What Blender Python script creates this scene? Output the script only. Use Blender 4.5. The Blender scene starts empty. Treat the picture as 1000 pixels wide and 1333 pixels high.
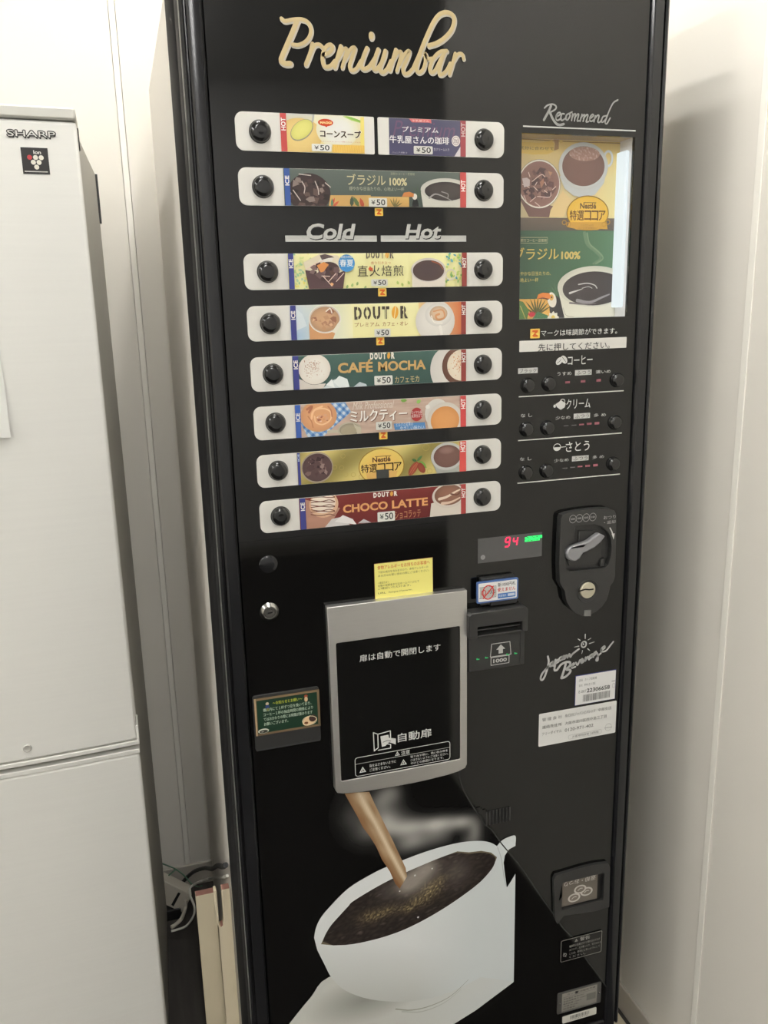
import bpy, bmesh, math, random
from mathutils import Vector, Matrix, noise
from mathutils.geometry import tessellate_polygon

S = bpy.context.scene
COL = S.collection
PI = math.pi

# ------------------------------------------------------------------ camera
F = 1100.0                       # focal length in pixels of the 1000x1333 frame
CY, CZ = -1.06, 1.38             # camera stands at (0, CY, CZ), the machine front is the plane y = 0
RM = ((0.95469249, 0.02294135, -0.29670852),
      (-0.09153042, 0.97133052, -0.21940647),
      (0.28316856, 0.23662357, 0.92942178))   # rows: right, down, forward in (x, -z, y)
r_ = Vector((RM[0][0], RM[0][2], -RM[0][1])); d_ = Vector((RM[1][0], RM[1][2], -RM[1][1])); f_ = Vector((RM[2][0], RM[2][2], -RM[2][1]))
cam_data = bpy.data.cameras.new('camera'); cam = bpy.data.objects.new('camera', cam_data); COL.objects.link(cam)
cam.matrix_world = Matrix(((r_.x, -d_.x, -f_.x, 0), (r_.y, -d_.y, -f_.y, CY), (r_.z, -d_.z, -f_.z, CZ), (0, 0, 0, 1)))
cam_data.sensor_fit = 'AUTO'; cam_data.sensor_width = 36.0; cam_data.lens = 36.0 * F / 1333.0
cam_data.clip_start = 0.02
S.camera = cam
S.view_settings.view_transform = 'Standard'; S.view_settings.look = 'None'; S.view_settings.gamma = 1.0
S.view_settings.exposure = 0.0
S.view_settings.use_curve_mapping = False

# ------------------------------------------------------------------ light settings
TUBE_POWER = 52.0
SHOWCASE_POWER = 0.85
AMBIENT = 0.02
wd = bpy.data.worlds.new('world'); S.world = wd; wd.use_nodes = True
wd.node_tree.nodes['Background'].inputs[0].default_value = (1, 0.97, 0.92, 1)
wd.node_tree.nodes['Background'].inputs[1].default_value = AMBIENT
POSTER_K = 1.05
PRINT_K = 1.0                    # albedo scale of printed colours

# ------------------------------------------------------------------ helpers
def at(u, v, y=0.0):
    """point of the plane at depth y that stands behind photo pixel (u, v) -> (x, z)"""
    a, b = (u - 500) / F, (v - 666.5) / F
    d = Vector((RM[0][0]*a + RM[1][0]*b + RM[2][0], RM[0][1]*a + RM[1][1]*b + RM[2][1], RM[0][2]*a + RM[1][2]*b + RM[2][2]))
    t = (y - CY) / d.z
    return (d.x * t, CZ - d.y * t)

def at3(u, v, y):
    x, z = at(u, v, y); return Vector((x, y, z))

class Crop:
    """reading frame: pixel offsets and magnification of an enlarged look at the photo"""
    def __init__(s, ox, oy, k, y=0.0): s.ox, s.oy, s.k, s.y = ox, oy, k, y
    def __call__(s, x, yy): return at(s.ox + x / s.k, s.oy + yy / s.k, s.y)
    def L(s, pts): return [s(*p) for p in pts]
    def on(s, y): return Crop(s.ox, s.oy, s.k, y)

def lin(c):
    return tuple((v / 255 / 12.92 if v / 255 <= 0.04045 else ((v / 255 + 0.055) / 1.055) ** 2.4) for v in c)

def mat(name, color, rough=0.5, metal=0.0, spec=0.5, coat=0.0, emit=None, strength=0.0):
    m = bpy.data.materials.new(name); m.use_nodes = True
    b = m.node_tree.nodes['Principled BSDF']
    b.inputs['Base Color'].default_value = (*color, 1)
    b.inputs['Roughness'].default_value = rough; b.inputs['Metallic'].default_value = metal
    b.inputs['Specular IOR Level'].default_value = spec
    b.inputs['Coat Weight'].default_value = coat; b.inputs['Coat Roughness'].default_value = 0.05
    if emit: b.inputs['Emission Color'].default_value = (*emit, 1); b.inputs['Emission Strength'].default_value = strength
    return m

def noisy(m, scale, amount, stretch=(1, 1, 1), bump=0.0, detail=4):
    """vary a material's colour (and height) with object-space noise"""
    nt = m.node_tree; b = nt.nodes['Principled BSDF']; base = b.inputs['Base Color'].default_value[:]
    tc = nt.nodes.new('ShaderNodeTexCoord'); mp = nt.nodes.new('ShaderNodeMapping'); nz = nt.nodes.new('ShaderNodeTexNoise')
    mp.inputs['Scale'].default_value = stretch; nz.inputs['Scale'].default_value = scale; nz.inputs['Detail'].default_value = detail
    nt.links.new(tc.outputs['Object'], mp.inputs[0]); nt.links.new(mp.outputs[0], nz.inputs['Vector'])
    mx = nt.nodes.new('ShaderNodeMix'); mx.data_type = 'RGBA'
    mx.inputs[6].default_value = tuple(v * (1 - amount) for v in base[:3]) + (1,)
    mx.inputs[7].default_value = tuple(min(1, v * (1 + amount)) for v in base[:3]) + (1,)
    nt.links.new(nz.outputs[0], mx.inputs[0]); nt.links.new(mx.outputs[2], b.inputs['Base Color'])
    if bump:
        bp = nt.nodes.new('ShaderNodeBump'); bp.inputs['Strength'].default_value = bump; bp.inputs['Distance'].default_value = 0.001
        nt.links.new(nz.outputs[0], bp.inputs['Height']); nt.links.new(bp.outputs[0], b.inputs['Normal'])
    return m

def print_mat(name, rough, spec=0.5):
    m = mat(name, (0.5, 0.5, 0.5), rough, 0, spec)
    a = m.node_tree.nodes.new('ShaderNodeAttribute'); a.attribute_name = 'Col'
    m.node_tree.links.new(a.outputs['Color'], m.node_tree.nodes['Principled BSDF'].inputs['Base Color'])
    return m

M = {}
M['print_gloss'] = print_mat('printed_card_behind_acrylic', 0.06)
M['print'] = print_mat('printed_film', 0.35, 0.3)
M['paint'] = print_mat('screen_printed_lettering', 0.4, 0.3)
M['black_gloss'] = mat('glossy_black_panel', (0.0045, 0.0046, 0.0044), 0.06)
M['black_print'] = mat('glossy_black_graphic_film', (0.0022, 0.0022, 0.0022), 0.06)
M['black_frame'] = mat('black_painted_frame', (0.010, 0.0105, 0.012), 0.16)
M['side_black'] = mat('dull_black_side', (0.010, 0.010, 0.011), 0.55, 0, 0.06)
M['black_plastic'] = noisy(mat('black_textured_plastic', (0.028, 0.028, 0.027), 0.42), 900, 0.1, bump=0.05)
M['dark_plastic'] = mat('dark_plastic', (0.02, 0.02, 0.02), 0.4)
M['deep_black'] = mat('matt_black', (0.004, 0.004, 0.004), 0.6)
M['button'] = mat('black_gloss_button', (0.008, 0.008, 0.008), 0.08, coat=0.3)
M['strip_white'] = mat('white_acrylic_strip', lin((218, 216, 209)), 0.4, 0, 0.3)
M['steel'] = noisy(mat('brushed_stainless_steel', (0.72, 0.71, 0.68), 0.40, 0.92), 40, 0.06, (1, 1, 30))
M['chrome'] = mat('polished_metal', (0.62, 0.61, 0.58), 0.16, 1.0)
M['silver'] = mat('silver_paint', (0.27, 0.27, 0.28), 0.42, 0.3)
M['cabinet'] = mat('light_grey_painted_steel', lin((226, 221, 212)), 0.5)
M['white_inner'] = mat('white_case_lining', (0.8, 0.8, 0.8), 0.4)
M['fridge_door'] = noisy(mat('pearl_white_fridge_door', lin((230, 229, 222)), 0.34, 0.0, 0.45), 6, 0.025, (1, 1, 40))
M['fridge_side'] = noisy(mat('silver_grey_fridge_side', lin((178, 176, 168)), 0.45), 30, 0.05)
M['fridge_trim'] = mat('pale_fridge_trim', lin((226, 225, 218)), 0.3)
M['wall'] = noisy(mat('cream_steel_partition', lin((232, 228, 218)), 0.42, 0, 0.35), 3, 0.012)
M['far_wall'] = mat('grey_far_wall', (0.85, 0.845, 0.83), 0.6)
M['strip'] = mat('cream_joint_strip', lin((246, 243, 233)), 0.5)
M['baseboard'] = mat('grey_vinyl_baseboard', lin((186, 180, 170)), 0.5)
M['floor'] = noisy(mat('dark_brown_streaked_carpet', (0.055, 0.05, 0.045), 0.85, 0, 0.2), 60, 0.5, (1, 0.06, 1), 0.4)
M['ceiling'] = mat('white_ceiling', (0.75, 0.74, 0.72), 0.9)
M['board'] = noisy(mat('beige_board', lin((214, 203, 176)), 0.6), 12, 0.05, (1, 1, 0.3))
M['board_core'] = noisy(mat('reddish_brown_board_core', lin((150, 108, 96)), 0.8), 60, 0.2)
M['paper'] = mat('white_paper', lin((222, 222, 216)), 0.7)
M['cable_black'] = mat('black_cable', (0.02, 0.02, 0.02), 0.5)
M['cable_white'] = mat('white_cable', lin((205, 203, 194)), 0.5)
M['cable_green'] = mat('green_wire', lin((72, 110, 86)), 0.5)
M['plug'] = mat('grey_white_plug', lin((196, 190, 176)), 0.5)
M['led_red'] = mat('red_led', (0.3, 0.01, 0.03), 0.4, emit=(1, 0.03, 0.10), strength=1.5)
M['led_green'] = mat('green_led', (0.01, 0.3, 0.05), 0.4, emit=(0.02, 1.0, 0.18), strength=1.1)
M['tube'] = mat('lit_tube', (0.9, 0.9, 0.9), 0.5, emit=(1, 0.985, 0.962), strength=TUBE_POWER)
M['case_tube'] = mat('lit_showcase_tube', (0.12, 0.12, 0.12), 0.5, emit=(0.86, 0.97, 1.0), strength=SHOWCASE_POWER)
gl = bpy.data.materials.new('clear_pane'); gl.use_nodes = True
nt = gl.node_tree; nt.nodes.clear()
o_ = nt.nodes.new('ShaderNodeOutputMaterial'); mx_ = nt.nodes.new('ShaderNodeMixShader'); lw_ = nt.nodes.new('ShaderNodeLayerWeight'); pw_ = nt.nodes.new('ShaderNodeMath'); fr_ = nt.nodes.new('ShaderNodeMath')
tr_ = nt.nodes.new('ShaderNodeBsdfTransparent'); gs_ = nt.nodes.new('ShaderNodeBsdfGlossy'); gs_.inputs['Roughness'].default_value = 0.02
pw_.operation = 'POWER'; pw_.inputs[1].default_value = 5.0; fr_.operation = 'MULTIPLY_ADD'; fr_.inputs[1].default_value = 0.6; fr_.inputs[2].default_value = 0.03
nt.links.new(lw_.outputs['Facing'], pw_.inputs[0]); nt.links.new(pw_.outputs[0], fr_.inputs[0])
nt.links.new(fr_.outputs[0], mx_.inputs[0]); nt.links.new(tr_.outputs[0], mx_.inputs[1]); nt.links.new(gs_.outputs[0], mx_.inputs[2]); nt.links.new(mx_.outputs[0], o_.inputs[0])
M['glass'] = gl

def link(o, parent=None):
    COL.objects.link(o)
    if parent: o.parent = parent
    return o

def wloc(o):
    v = Vector((0, 0, 0))
    while o: v += o.location; o = o.parent
    return v

def obj(name, bm, mats, parent=None, smooth=True, bevel=0.0, seg=2, label=None):
    """link a bmesh (world coordinates) as one mesh object under parent"""
    if parent:
        bmesh.ops.translate(bm, verts=bm.verts, vec=-wloc(parent))
    me = bpy.data.meshes.new(name); bm.to_mesh(me); bm.free()
    for m in (mats if isinstance(mats, (list, tuple)) else [mats]): me.materials.append(m)
    o = bpy.data.objects.new(name, me); link(o, parent)
    if smooth:
        for p in me.polygons: p.use_smooth = True
        me.set_sharp_from_angle(angle=math.radians(35))
    if bevel:
        md = o.modifiers.new('edge', 'BEVEL'); md.width = bevel; md.segments = seg; md.limit_method = 'ANGLE'; md.angle_limit = math.radians(40)
    if label: o['label'] = label
    return o

def thing(name, label, cat, loc, group=None):
    o = bpy.data.objects.new(name, None); o.empty_display_size = 0.05; link(o); o.location = loc
    o['label'] = label; o['category'] = cat
    if group: o['group'] = group
    return o

def recentre(o):
    """move the origin of a one-mesh thing to the middle of its base"""
    co = [v.co for v in o.data.vertices]
    c = Vector(((min(p.x for p in co) + max(p.x for p in co)) / 2, (min(p.y for p in co) + max(p.y for p in co)) / 2, min(p.z for p in co)))
    o.data.transform(Matrix.Translation(-c)); o.location = c

def tag(o, label, cat, group=None):
    o['label'] = label; o['category'] = cat
    if group: o['group'] = group
    recentre(o); return o

def struct(o): o['kind'] = 'structure'; return o

def box(bm, x0, x1, y0, y1, z0, z1, mi=0):
    v = [bm.verts.new(p) for p in ((x0, y0, z0), (x1, y0, z0), (x1, y1, z0), (x0, y1, z0), (x0, y0, z1), (x1, y0, z1), (x1, y1, z1), (x0, y1, z1))]
    for f in ((0, 1, 5, 4), (1, 2, 6, 5), (2, 3, 7, 6), (3, 0, 4, 7), (4, 5, 6, 7), (3, 2, 1, 0)):
        bm.faces.new([v[i] for i in f]).material_index = mi
    return v

def B(*a, **k):
    bm = bmesh.new(); box(bm, *a, **k); return bm

def plate(bm, outer, y0, y1, holes=(), mi=0):
    """flat piece with the outline outer (x, z), from depth y0 (front) back to y1, with holes cut through"""
    def area(p): return sum(p[i][0] * p[(i + 1) % len(p)][1] - p[(i + 1) % len(p)][0] * p[i][1] for i in range(len(p)))
    loops = [list(outer) if area(outer) > 0 else list(outer)[::-1]] + [list(h)[::-1] if area(h) > 0 else list(h) for h in holes]
    tri = tessellate_polygon([[Vector((x, z, 0)) for x, z in l] for l in loops])
    flat = [p for l in loops for p in l]
    fv = [bm.verts.new((x, y0, z)) for x, z in flat]; bv = [bm.verts.new((x, y1, z)) for x, z in flat]
    for t in tri:
        for vs, flip in ((fv, False), (bv, True)):
            try:
                f = bm.faces.new([vs[i] for i in (t[::-1] if flip else t)]); f.material_index = mi
            except ValueError: pass
    k = 0
    for l in loops:
        n = len(l)
        for i in range(n):
            a, b = k + i, k + (i + 1) % n
            try:
                f = bm.faces.new((fv[a], bv[a], bv[b], fv[b])); f.material_index = mi
            except ValueError: pass
        k += n
    bmesh.ops.recalc_face_normals(bm, faces=bm.faces)
    return bm

def P(outer, y0, y1, holes=(), mi=0):
    return plate(bmesh.new(), outer, y0, y1, holes, mi)

def rrect(x0, x1, z0, z1, r, n=6, corners=(1, 1, 1, 1)):
    """rounded rectangle; corners flags: lower left, lower right, upper right, upper left (radius factors)"""
    out = []
    for (cx, cz, a0, k) in ((x0, z0, PI, corners[0]), (x1, z0, 1.5 * PI, corners[1]), (x1, z1, 0, corners[2]), (x0, z1, 0.5 * PI, corners[3])):
        q = r * k
        if q <= 0: out.append((cx, cz)); continue
        ox = cx + q if cx == x0 else cx - q; oz = cz + q if cz == z0 else cz - q
        for i in range(n + 1):
            a = a0 + 0.5 * PI * i / n; out.append((ox + q * math.cos(a), oz + q * math.sin(a)))
    return out

def disc(cx, cz, rx, rz=None, n=32, a=0.0):
    rz = rz or rx; out = []
    for i in range(n):
        t = 2 * PI * i / n; x, z = rx * math.cos(t), rz * math.sin(t)
        out.append((cx + x * math.cos(a) - z * math.sin(a), cz + x * math.sin(a) + z * math.cos(a)))
    return out

def lathe(bm, cx, cz, prof, n=32, mi=0):
    """turn a profile of (radius, y) about the axis through (cx, cz) along y"""
    rings = []
    for r, y in prof:
        if r < 1e-6: rings.append([bm.verts.new((cx, y, cz))])
        else: rings.append([bm.verts.new((cx + r * math.cos(2 * PI * i / n), y, cz + r * math.sin(2 * PI * i / n))) for i in range(n)])
    for a, b in zip(rings, rings[1:]):
        for i in range(n):
            j = (i + 1) % n
            q = [a[i % len(a)], a[j % len(a)], b[j % len(b)], b[i % len(b)]]
            q = [v for k, v in enumerate(q) if v not in q[:k]]
            if len(q) > 2: bm.faces.new(q).material_index = mi
    bmesh.ops.recalc_face_normals(bm, faces=bm.faces)
    return bm

def smooth_path(pts, n=5):
    pts = [Vector(p) for p in pts]
    if len(pts) < 3: return pts
    q = [pts[0] * 2 - pts[1]] + pts + [pts[-1] * 2 - pts[-2]]; out = []
    for i in range(1, len(q) - 2):
        p0, p1, p2, p3 = q[i - 1], q[i], q[i + 1], q[i + 2]
        for k in range(n):
            t = k / n
            out.append(0.5 * ((2 * p1) + (p2 - p0) * t + (2 * p0 - 5 * p1 + 4 * p2 - p3) * t * t + (3 * p1 - p0 - 3 * p2 + p3) * t ** 3))
    out.append(pts[-1]); return out

def tube(bm, pts, r, n=10, rib=None, mi=0):
    path = smooth_path(pts, 8); rings = []; up = Vector((0.13, 0.31, 0.94)); L = 0
    for i, p in enumerate(path):
        t = (path[min(i + 1, len(path) - 1)] - path[max(i - 1, 0)]).normalized()
        a = t.cross(up).normalized(); b = t.cross(a)
        rr = r * (1 + 0.14 * (i % 2)) if rib else r
        rings.append([bm.verts.new(p + (a * math.cos(2 * PI * k / n) + b * math.sin(2 * PI * k / n)) * rr) for k in range(n)])
    for a, b in zip(rings, rings[1:]):
        for k in range(n): bm.faces.new((a[k], a[(k + 1) % n], b[(k + 1) % n], b[k])).material_index = mi
    bm.faces.new(rings[0]); bm.faces.new(rings[-1][::-1])
    bmesh.ops.recalc_face_normals(bm, faces=bm.faces)
    return bm

_glyphs = {}
def glyphs(body, bold=0.0, res=3):
    """triangles of a line of text, scaled into the unit square"""
    key = (body, bold, res)
    if key not in _glyphs:
        cu = bpy.data.curves.new('lettering', 'FONT'); cu.body = body; cu.size = 1; cu.offset = bold; cu.resolution_u = res
        o = bpy.data.objects.new('lettering', cu); COL.objects.link(o)
        me = bpy.data.meshes.new_from_object(o.evaluated_get(bpy.context.evaluated_depsgraph_get()))
        me.calc_loop_triangles(); vs = [v.co for v in me.vertices]
        x0, x1 = min(v.x for v in vs), max(v.x for v in vs); y0, y1 = min(v.y for v in vs), max(v.y for v in vs)
        _glyphs[key] = [[((vs[i].x - x0) / (x1 - x0), (vs[i].y - y0) / (y1 - y0)) for i in t.vertices] for t in me.loop_triangles]
        bpy.data.objects.remove(o); bpy.data.curves.remove(cu); bpy.data.meshes.remove(me)
    return _glyphs[key]

def clip_half(poly, ax, lim, keep_less):
    out = []
    for i in range(len(poly)):
        a, b = poly[i], poly[(i + 1) % len(poly)]
        ia = a[ax] <= lim if keep_less else a[ax] >= lim; ib = b[ax] <= lim if keep_less else b[ax] >= lim
        if ia: out.append(a)
        if ia != ib:
            t = (lim - a[ax]) / (b[ax] - a[ax]); out.append(tuple(p + (q - p) * t for p, q in zip(a, b)))
    return out

class Art:
    """a flat printed picture made of coloured layers on the plane y (or on the surface y(x)); x right, z up"""
    STEP = 2.0e-5
    def __init__(s, y=0.0, clip=None, k=1.0):
        s.y, s.clip, s.k, s.n = y, clip, k, 0
        s.bm = bmesh.new(); s.cl = s.bm.loops.layers.float_color.new('Col')
    def depth(s, x): return (s.y(x) if callable(s.y) else s.y) - s.n * s.STEP
    def face(s, pts):            # pts: (x, z, r, g, b) with linear colour
        if s.clip:
            for ax, lim, less in ((0, s.clip[0], False), (0, s.clip[1], True), (1, s.clip[2], False), (1, s.clip[3], True)):
                pts = clip_half(pts, ax, lim, less)
                if len(pts) < 3: return
        try: f = s.bm.faces.new([s.bm.verts.new((p[0], s.depth(p[0]), p[1])) for p in pts])
        except ValueError: return
        for l, p in zip(f.loops, pts): l[s.cl] = (p[2], p[3], p[4], 1)
    def c(s, col): return tuple(min(0.9, v * s.k * PRINT_K) for v in lin(col))
    def poly(s, pts, col):
        s.n += 1; c = s.c(col)
        for t in tessellate_polygon([[Vector((x, z, 0)) for x, z in pts]]): s.face([(*pts[i], *c) for i in t])
        return s
    def rect(s, x0, x1, z0, z1, col, col2=None):
        s.n += 1; a = s.c(col); b = s.c(col2 or col)
        s.face([(x0, z0, *b), (x1, z0, *b), (x1, z1, *a), (x0, z1, *a)]); return s
    def quad(s, p, cols):        # four corners, four colours
        s.n += 1; s.face([(*a, *s.c(b)) for a, b in zip(p, cols)]); return s
    def ell(s, c, rx, rz, col, edge=None, rot=0.0, n=36):
        s.n += 1; ci, ce = s.c(col), s.c(edge or col); ring = disc(c[0], c[1], rx, rz, n, rot)
        mid = disc(c[0], c[1], rx * 0.6, rz * 0.6, n, rot); cm = tuple(a * 0.75 + b * 0.25 for a, b in zip(ci, ce))
        for i in range(n):
            j = (i + 1) % n
            s.face([(*c, *ci), (*mid[i], *cm), (*mid[j], *cm)]); s.face([(*mid[i], *cm), (*ring[i], *ce), (*ring[j], *ce), (*mid[j], *cm)])
        return s
    def ring(s, c, rx, rz, w, col, n=36, a0=0, a1=2 * PI):
        s.n += 1; cc = s.c(col)
        for i in range(n):
            t, u = a0 + (a1 - a0) * i / n, a0 + (a1 - a0) * (i + 1) / n
            q = [(c[0] + (rx - d) * math.cos(a), c[1] + (rz - d) * math.sin(a)) for a, d in ((t, 0), (u, 0), (u, w), (t, w))]
            s.face([(*p, *cc) for p in q])
        return s
    def line(s, pts, w, col, sm=4, w1=None, caps=True):
        s.n += 1; c = s.c(col); p = smooth_path([(x, z, 0) for x, z in pts], sm) if sm else [Vector((x, z, 0)) for x, z in pts]
        w1 = w if w1 is None else w1; prev = None; N = len(p) - 1
        for i, q in enumerate(p):
            t = p[min(i + 1, N)] - p[max(i - 1, 0)]
            if t.length < 1e-9: continue
            nrm = Vector((-t.y, t.x, 0)).normalized() * ((w + (w1 - w) * i / N) / 2)
            cur = ((q + nrm)[:2], (q - nrm)[:2])
            if prev: s.face([(*prev[0], *c), (*prev[1], *c), (*cur[1], *c), (*cur[0], *c)])
            if caps and i in (0, N):
                a = math.atan2(nrm.y, nrm.x); r = nrm.length; sg = 1 if i == 0 else -1
                s.face([(q.x + r * math.cos(a + sg * PI * k / 6), q.y + r * math.sin(a + sg * PI * k / 6), *c) for k in range(7)])
            prev = cur
        return s
    def text(s, body, x0, x1, z0, z1, col, bold=0.0, shear=0.0, rot=0, res=3):
        if bold and any(ord(ch) > 0x2000 for ch in body):    # heavier strokes for kana and kanji: the line set again, slightly shifted
            n = max(1, len(body)); e = bold * 0.5 * min(z1 - z0, (x1 - x0) / n); bold = 0
            for ex, ez in ((-e, 0), (e, 0), (0, e)): s.text(body, x0 + ex, x1 + ex, z0 + ez, z1 + ez, col, 0, shear, rot, res)
        s.n += 1; c = s.c(col)
        for t in glyphs(body, bold, res):
            q = []
            for a, b in t:
                if rot == 90: a, b = 1 - b, a
                elif rot == 180: a, b = 1 - a, 1 - b
                z = z0 + b * (z1 - z0)
                q.append((x0 + a * (x1 - x0) + shear * (z - z0), z, *c))
            s.face(q)
        return s
    def tx(s, C, body, tl, br, col, **k):   # text between two read-off corners
        a, b = C(*tl), C(*br); return s.text(body, a[0], b[0], b[1], a[1], col, **k)
    def fill(s, pts, f, cell):   # area shaded by f(x, z) -> colour, cut into cells
        s.n += 1; x0, x1 = min(p[0] for p in pts), max(p[0] for p in pts); z0, z1 = min(p[1] for p in pts), max(p[1] for p in pts)
        nx, nz = max(1, math.ceil((x1 - x0) / cell)), max(1, math.ceil((z1 - z0) / cell))
        for i in range(nx):
            col = clip_half(clip_half(list(pts), 0, x0 + i * cell, False), 0, x0 + (i + 1) * cell, True)
            if len(col) < 3: continue
            for j in range(nz):
                q = clip_half(clip_half(col, 1, z0 + j * cell, False), 1, z0 + (j + 1) * cell, True)
                if len(q) < 3: continue
                g = [q[0]]
                for p in q[1:]:
                    if abs(p[0] - g[-1][0]) + abs(p[1] - g[-1][1]) > 1e-7: g.append(p)
                cs = [f(*p) for p in g]
                if len(g) > 2 and None not in cs: s.face([(*p, *s.c(c_)) for p, c_ in zip(g, cs)])
        return s
    def shards(s, c, rx, rz, n, cols, size, seed):
        r = random.Random(seed)
        for _ in range(n):
            a, d = r.uniform(0, 2 * PI), math.sqrt(r.random()); x, z = c[0] + rx * d * math.cos(a), c[1] + rz * d * math.sin(a)
            k = r.randint(3, 5); a0 = r.uniform(0, 6.28); q = size * r.uniform(0.4, 1.2)
            s.poly([(x + q * r.uniform(0.5, 1.2) * math.cos(a0 + 2 * PI * i / k), z + q * r.uniform(0.5, 1.0) * math.sin(a0 + 2 * PI * i / k)) for i in range(k)], r.choice(cols))
        return s
    def leaf(s, x, z, l, w, a, col):
        q = [(0, 0), (l * .3, w * .5), (l * .65, w * .45), (l, 0), (l * .65, -w * .45), (l * .3, -w * .5)]
        return s.poly([(x + p * math.cos(a) - t * math.sin(a), z + p * math.sin(a) + t * math.cos(a)) for p, t in q], col)
    def cup(s, C, cx, cy, rx, ry, white, drink, dk=0.82, off=0.0, edge=None):
        """mug mouth seen from above: rim and drink, read off crop C"""
        a, b, c, d = C(cx - rx, cy), C(cx + rx, cy), C(cx, cy - ry), C(cx, cy + ry)
        ctr = ((a[0] + b[0]) / 2, (c[1] + d[1]) / 2); RX, RZ = (b[0] - a[0]) / 2, (c[1] - d[1]) / 2
        s.ell(ctr, RX, RZ, white, tuple(int(v * 0.9) for v in white)); s.ell((ctr[0], ctr[1] - RZ * off), RX * dk, RZ * dk * 0.97, drink, edge or tuple(int(v * 0.85) for v in drink))
        return ctr, RX, RZ
    def done(s, name, parent, m='print', extra=None):
        bm = s.bm
        if extra: extra(bm)
        return obj(name, bm, M[m], parent, smooth=False)

def barcode(art, x0, x1, z0, z1, seed, col=(60, 58, 55)):
    r = random.Random(seed); x = x0
    while x < x1:
        w = r.choice((0.0004, 0.0006, 0.001)); art.rect(x, min(x + w, x1), z0, z1, col); art.n -= 1; x += w + r.choice((0.0004, 0.0006, 0.0009))
    art.n += 1

# ================================================================== the room
XW, YB, ZC = 0.845, 0.825, 2.50
XL, YF = -2.6, -3.6
YE, XE = -1.10, 2.0              # the right wall ends here; the room opens to the right beyond it
struct(obj('floor', B(XL, XE, YF, YB + 0.05, -0.05, 0), M['floor']))
struct(obj('ceiling', B(XL, XE, YF, YB + 0.05, ZC, ZC + 0.05), M['ceiling']))
bm = B(XL, 0.0412, YB, YB + 0.05, 0, ZC); box(bm, 0.0552, XW + 0.05, YB, YB + 0.05, 0, ZC)
struct(obj('wall_back', bm, M['wall']))
bm = B(0.0424, 0.0540, YB - 0.001, YB + 0.02, 0.058, ZC); box(bm, 0.0395, 0.0569, YB + 0.02, YB + 0.03, 0, ZC)
struct(obj('trim_1', bm, M['strip'], bevel=0.0008))
struct(obj('wall_right', B(XW, XW + 0.05, YE, YB, 0, ZC), M['wall']))
struct(obj('trim_2', B(XW - 0.002, XW, -0.061, -0.048, 0.0, ZC), M['strip'], bevel=0.001))
struct(obj('wall_left', B(XL - 0.05, XL, YF, YB, 0, ZC), M['wall']))
struct(obj('wall_front', B(XL, XE, YF - 0.05, YF, 0, ZC), M['far_wall']))
struct(obj('wall_far', B(XE, XE + 0.05, YF, YB, 0, ZC), M['far_wall']))
struct(obj('trim_3', B(XL, XE, YF, YF + 0.01, 0, 0.07), M['baseboard']))
struct(obj('baseboard_back', B(XL, XW, YB - 0.006, YB, 0, 0.058), M['baseboard'], bevel=0.002))
struct(obj('baseboard_right', B(XW - 0.006, XW, -0.047, YB - 0.006, 0, 0.058), M['baseboard'], bevel=0.002))

def ceiling_light(x, y0, y1, label):
    t = thing('ceiling_light', label, 'lamp', ((x), (y0 + y1) / 2, ZC), 'ceiling tubes')
    obj('housing', B(x - 0.05, x + 0.05, y0, y1, ZC - 0.035, ZC), M['ceiling'], t, bevel=0.004)
    obj('tube', B(x - 0.02, x + 0.02, y0 + 0.03, y1 - 0.03, ZC - 0.06, ZC - 0.0355), M['tube'], t, bevel=0.008)
for y0, y1, row in ((-0.62, 0.36, 'over the vending machine'), (-3.20, -1.55, 'at the far end of the room')):
    for x, side in ((0.05, 'left tube of the middle pair'), (0.23, 'right tube of the middle pair'), (-1.62, 'left tube of the left pair'), (-1.44, 'right tube of the left pair')):
        ceiling_light(x, y0, y1, 'white ceiling tube ' + row + ', ' + side)

# ================================================================== refrigerator
FX0, FX1, FY = -0.573, -0.0265, 0.2385
FXC = (FX0 + FX1) / 2
fy = lambda x: FY + 0.155 * (x - FXC) ** 2
fr = thing('refrigerator', 'tall white two-door refrigerator left of the black vending machine', 'refrigerator', (FXC, 0.47, 0))
def curved(x0, x1, z0, z1, back, inset=0.0, n=24):
    """door leaf bowed in plan"""
    bm = bmesh.new(); pts = [(x0 + (x1 - x0) * i / n, fy(x0 + (x1 - x0) * i / n) + inset) for i in range(n + 1)] + [(x1, back), (x0, back)]
    lo = [bm.verts.new((x, y, z0)) for x, y in pts]; hi = [bm.verts.new((x, y, z1)) for x, y in pts]
    for i in range(len(pts)):
        j = (i + 1) % len(pts); bm.faces.new((lo[i], lo[j], hi[j], hi[i]))
    bm.faces.new(lo[::-1]); bm.faces.new(hi); bmesh.ops.recalc_face_normals(bm, faces=bm.faces); return bm
zf = lambda v: at(181, v, 0.25)[1]
bm = bmesh.new()
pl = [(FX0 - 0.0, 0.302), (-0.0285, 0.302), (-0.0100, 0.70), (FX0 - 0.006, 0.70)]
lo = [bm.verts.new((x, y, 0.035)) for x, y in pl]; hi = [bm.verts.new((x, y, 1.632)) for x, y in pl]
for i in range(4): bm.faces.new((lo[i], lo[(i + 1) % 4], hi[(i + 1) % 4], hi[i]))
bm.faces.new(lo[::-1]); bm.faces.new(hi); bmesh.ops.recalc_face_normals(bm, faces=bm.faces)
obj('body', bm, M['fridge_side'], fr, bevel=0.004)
up = obj('door', curved(FX0, FX1, zf(962.5), 1.6335, 0.296), M['fridge_door'], fr, bevel=0.004, label='upper door with a black badge and raised lettering')
dn = obj('door', curved(FX0, FX1, 0.07, zf(980.5), 0.296), M['fridge_door'], fr, bevel=0.004, label='lower door')
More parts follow.
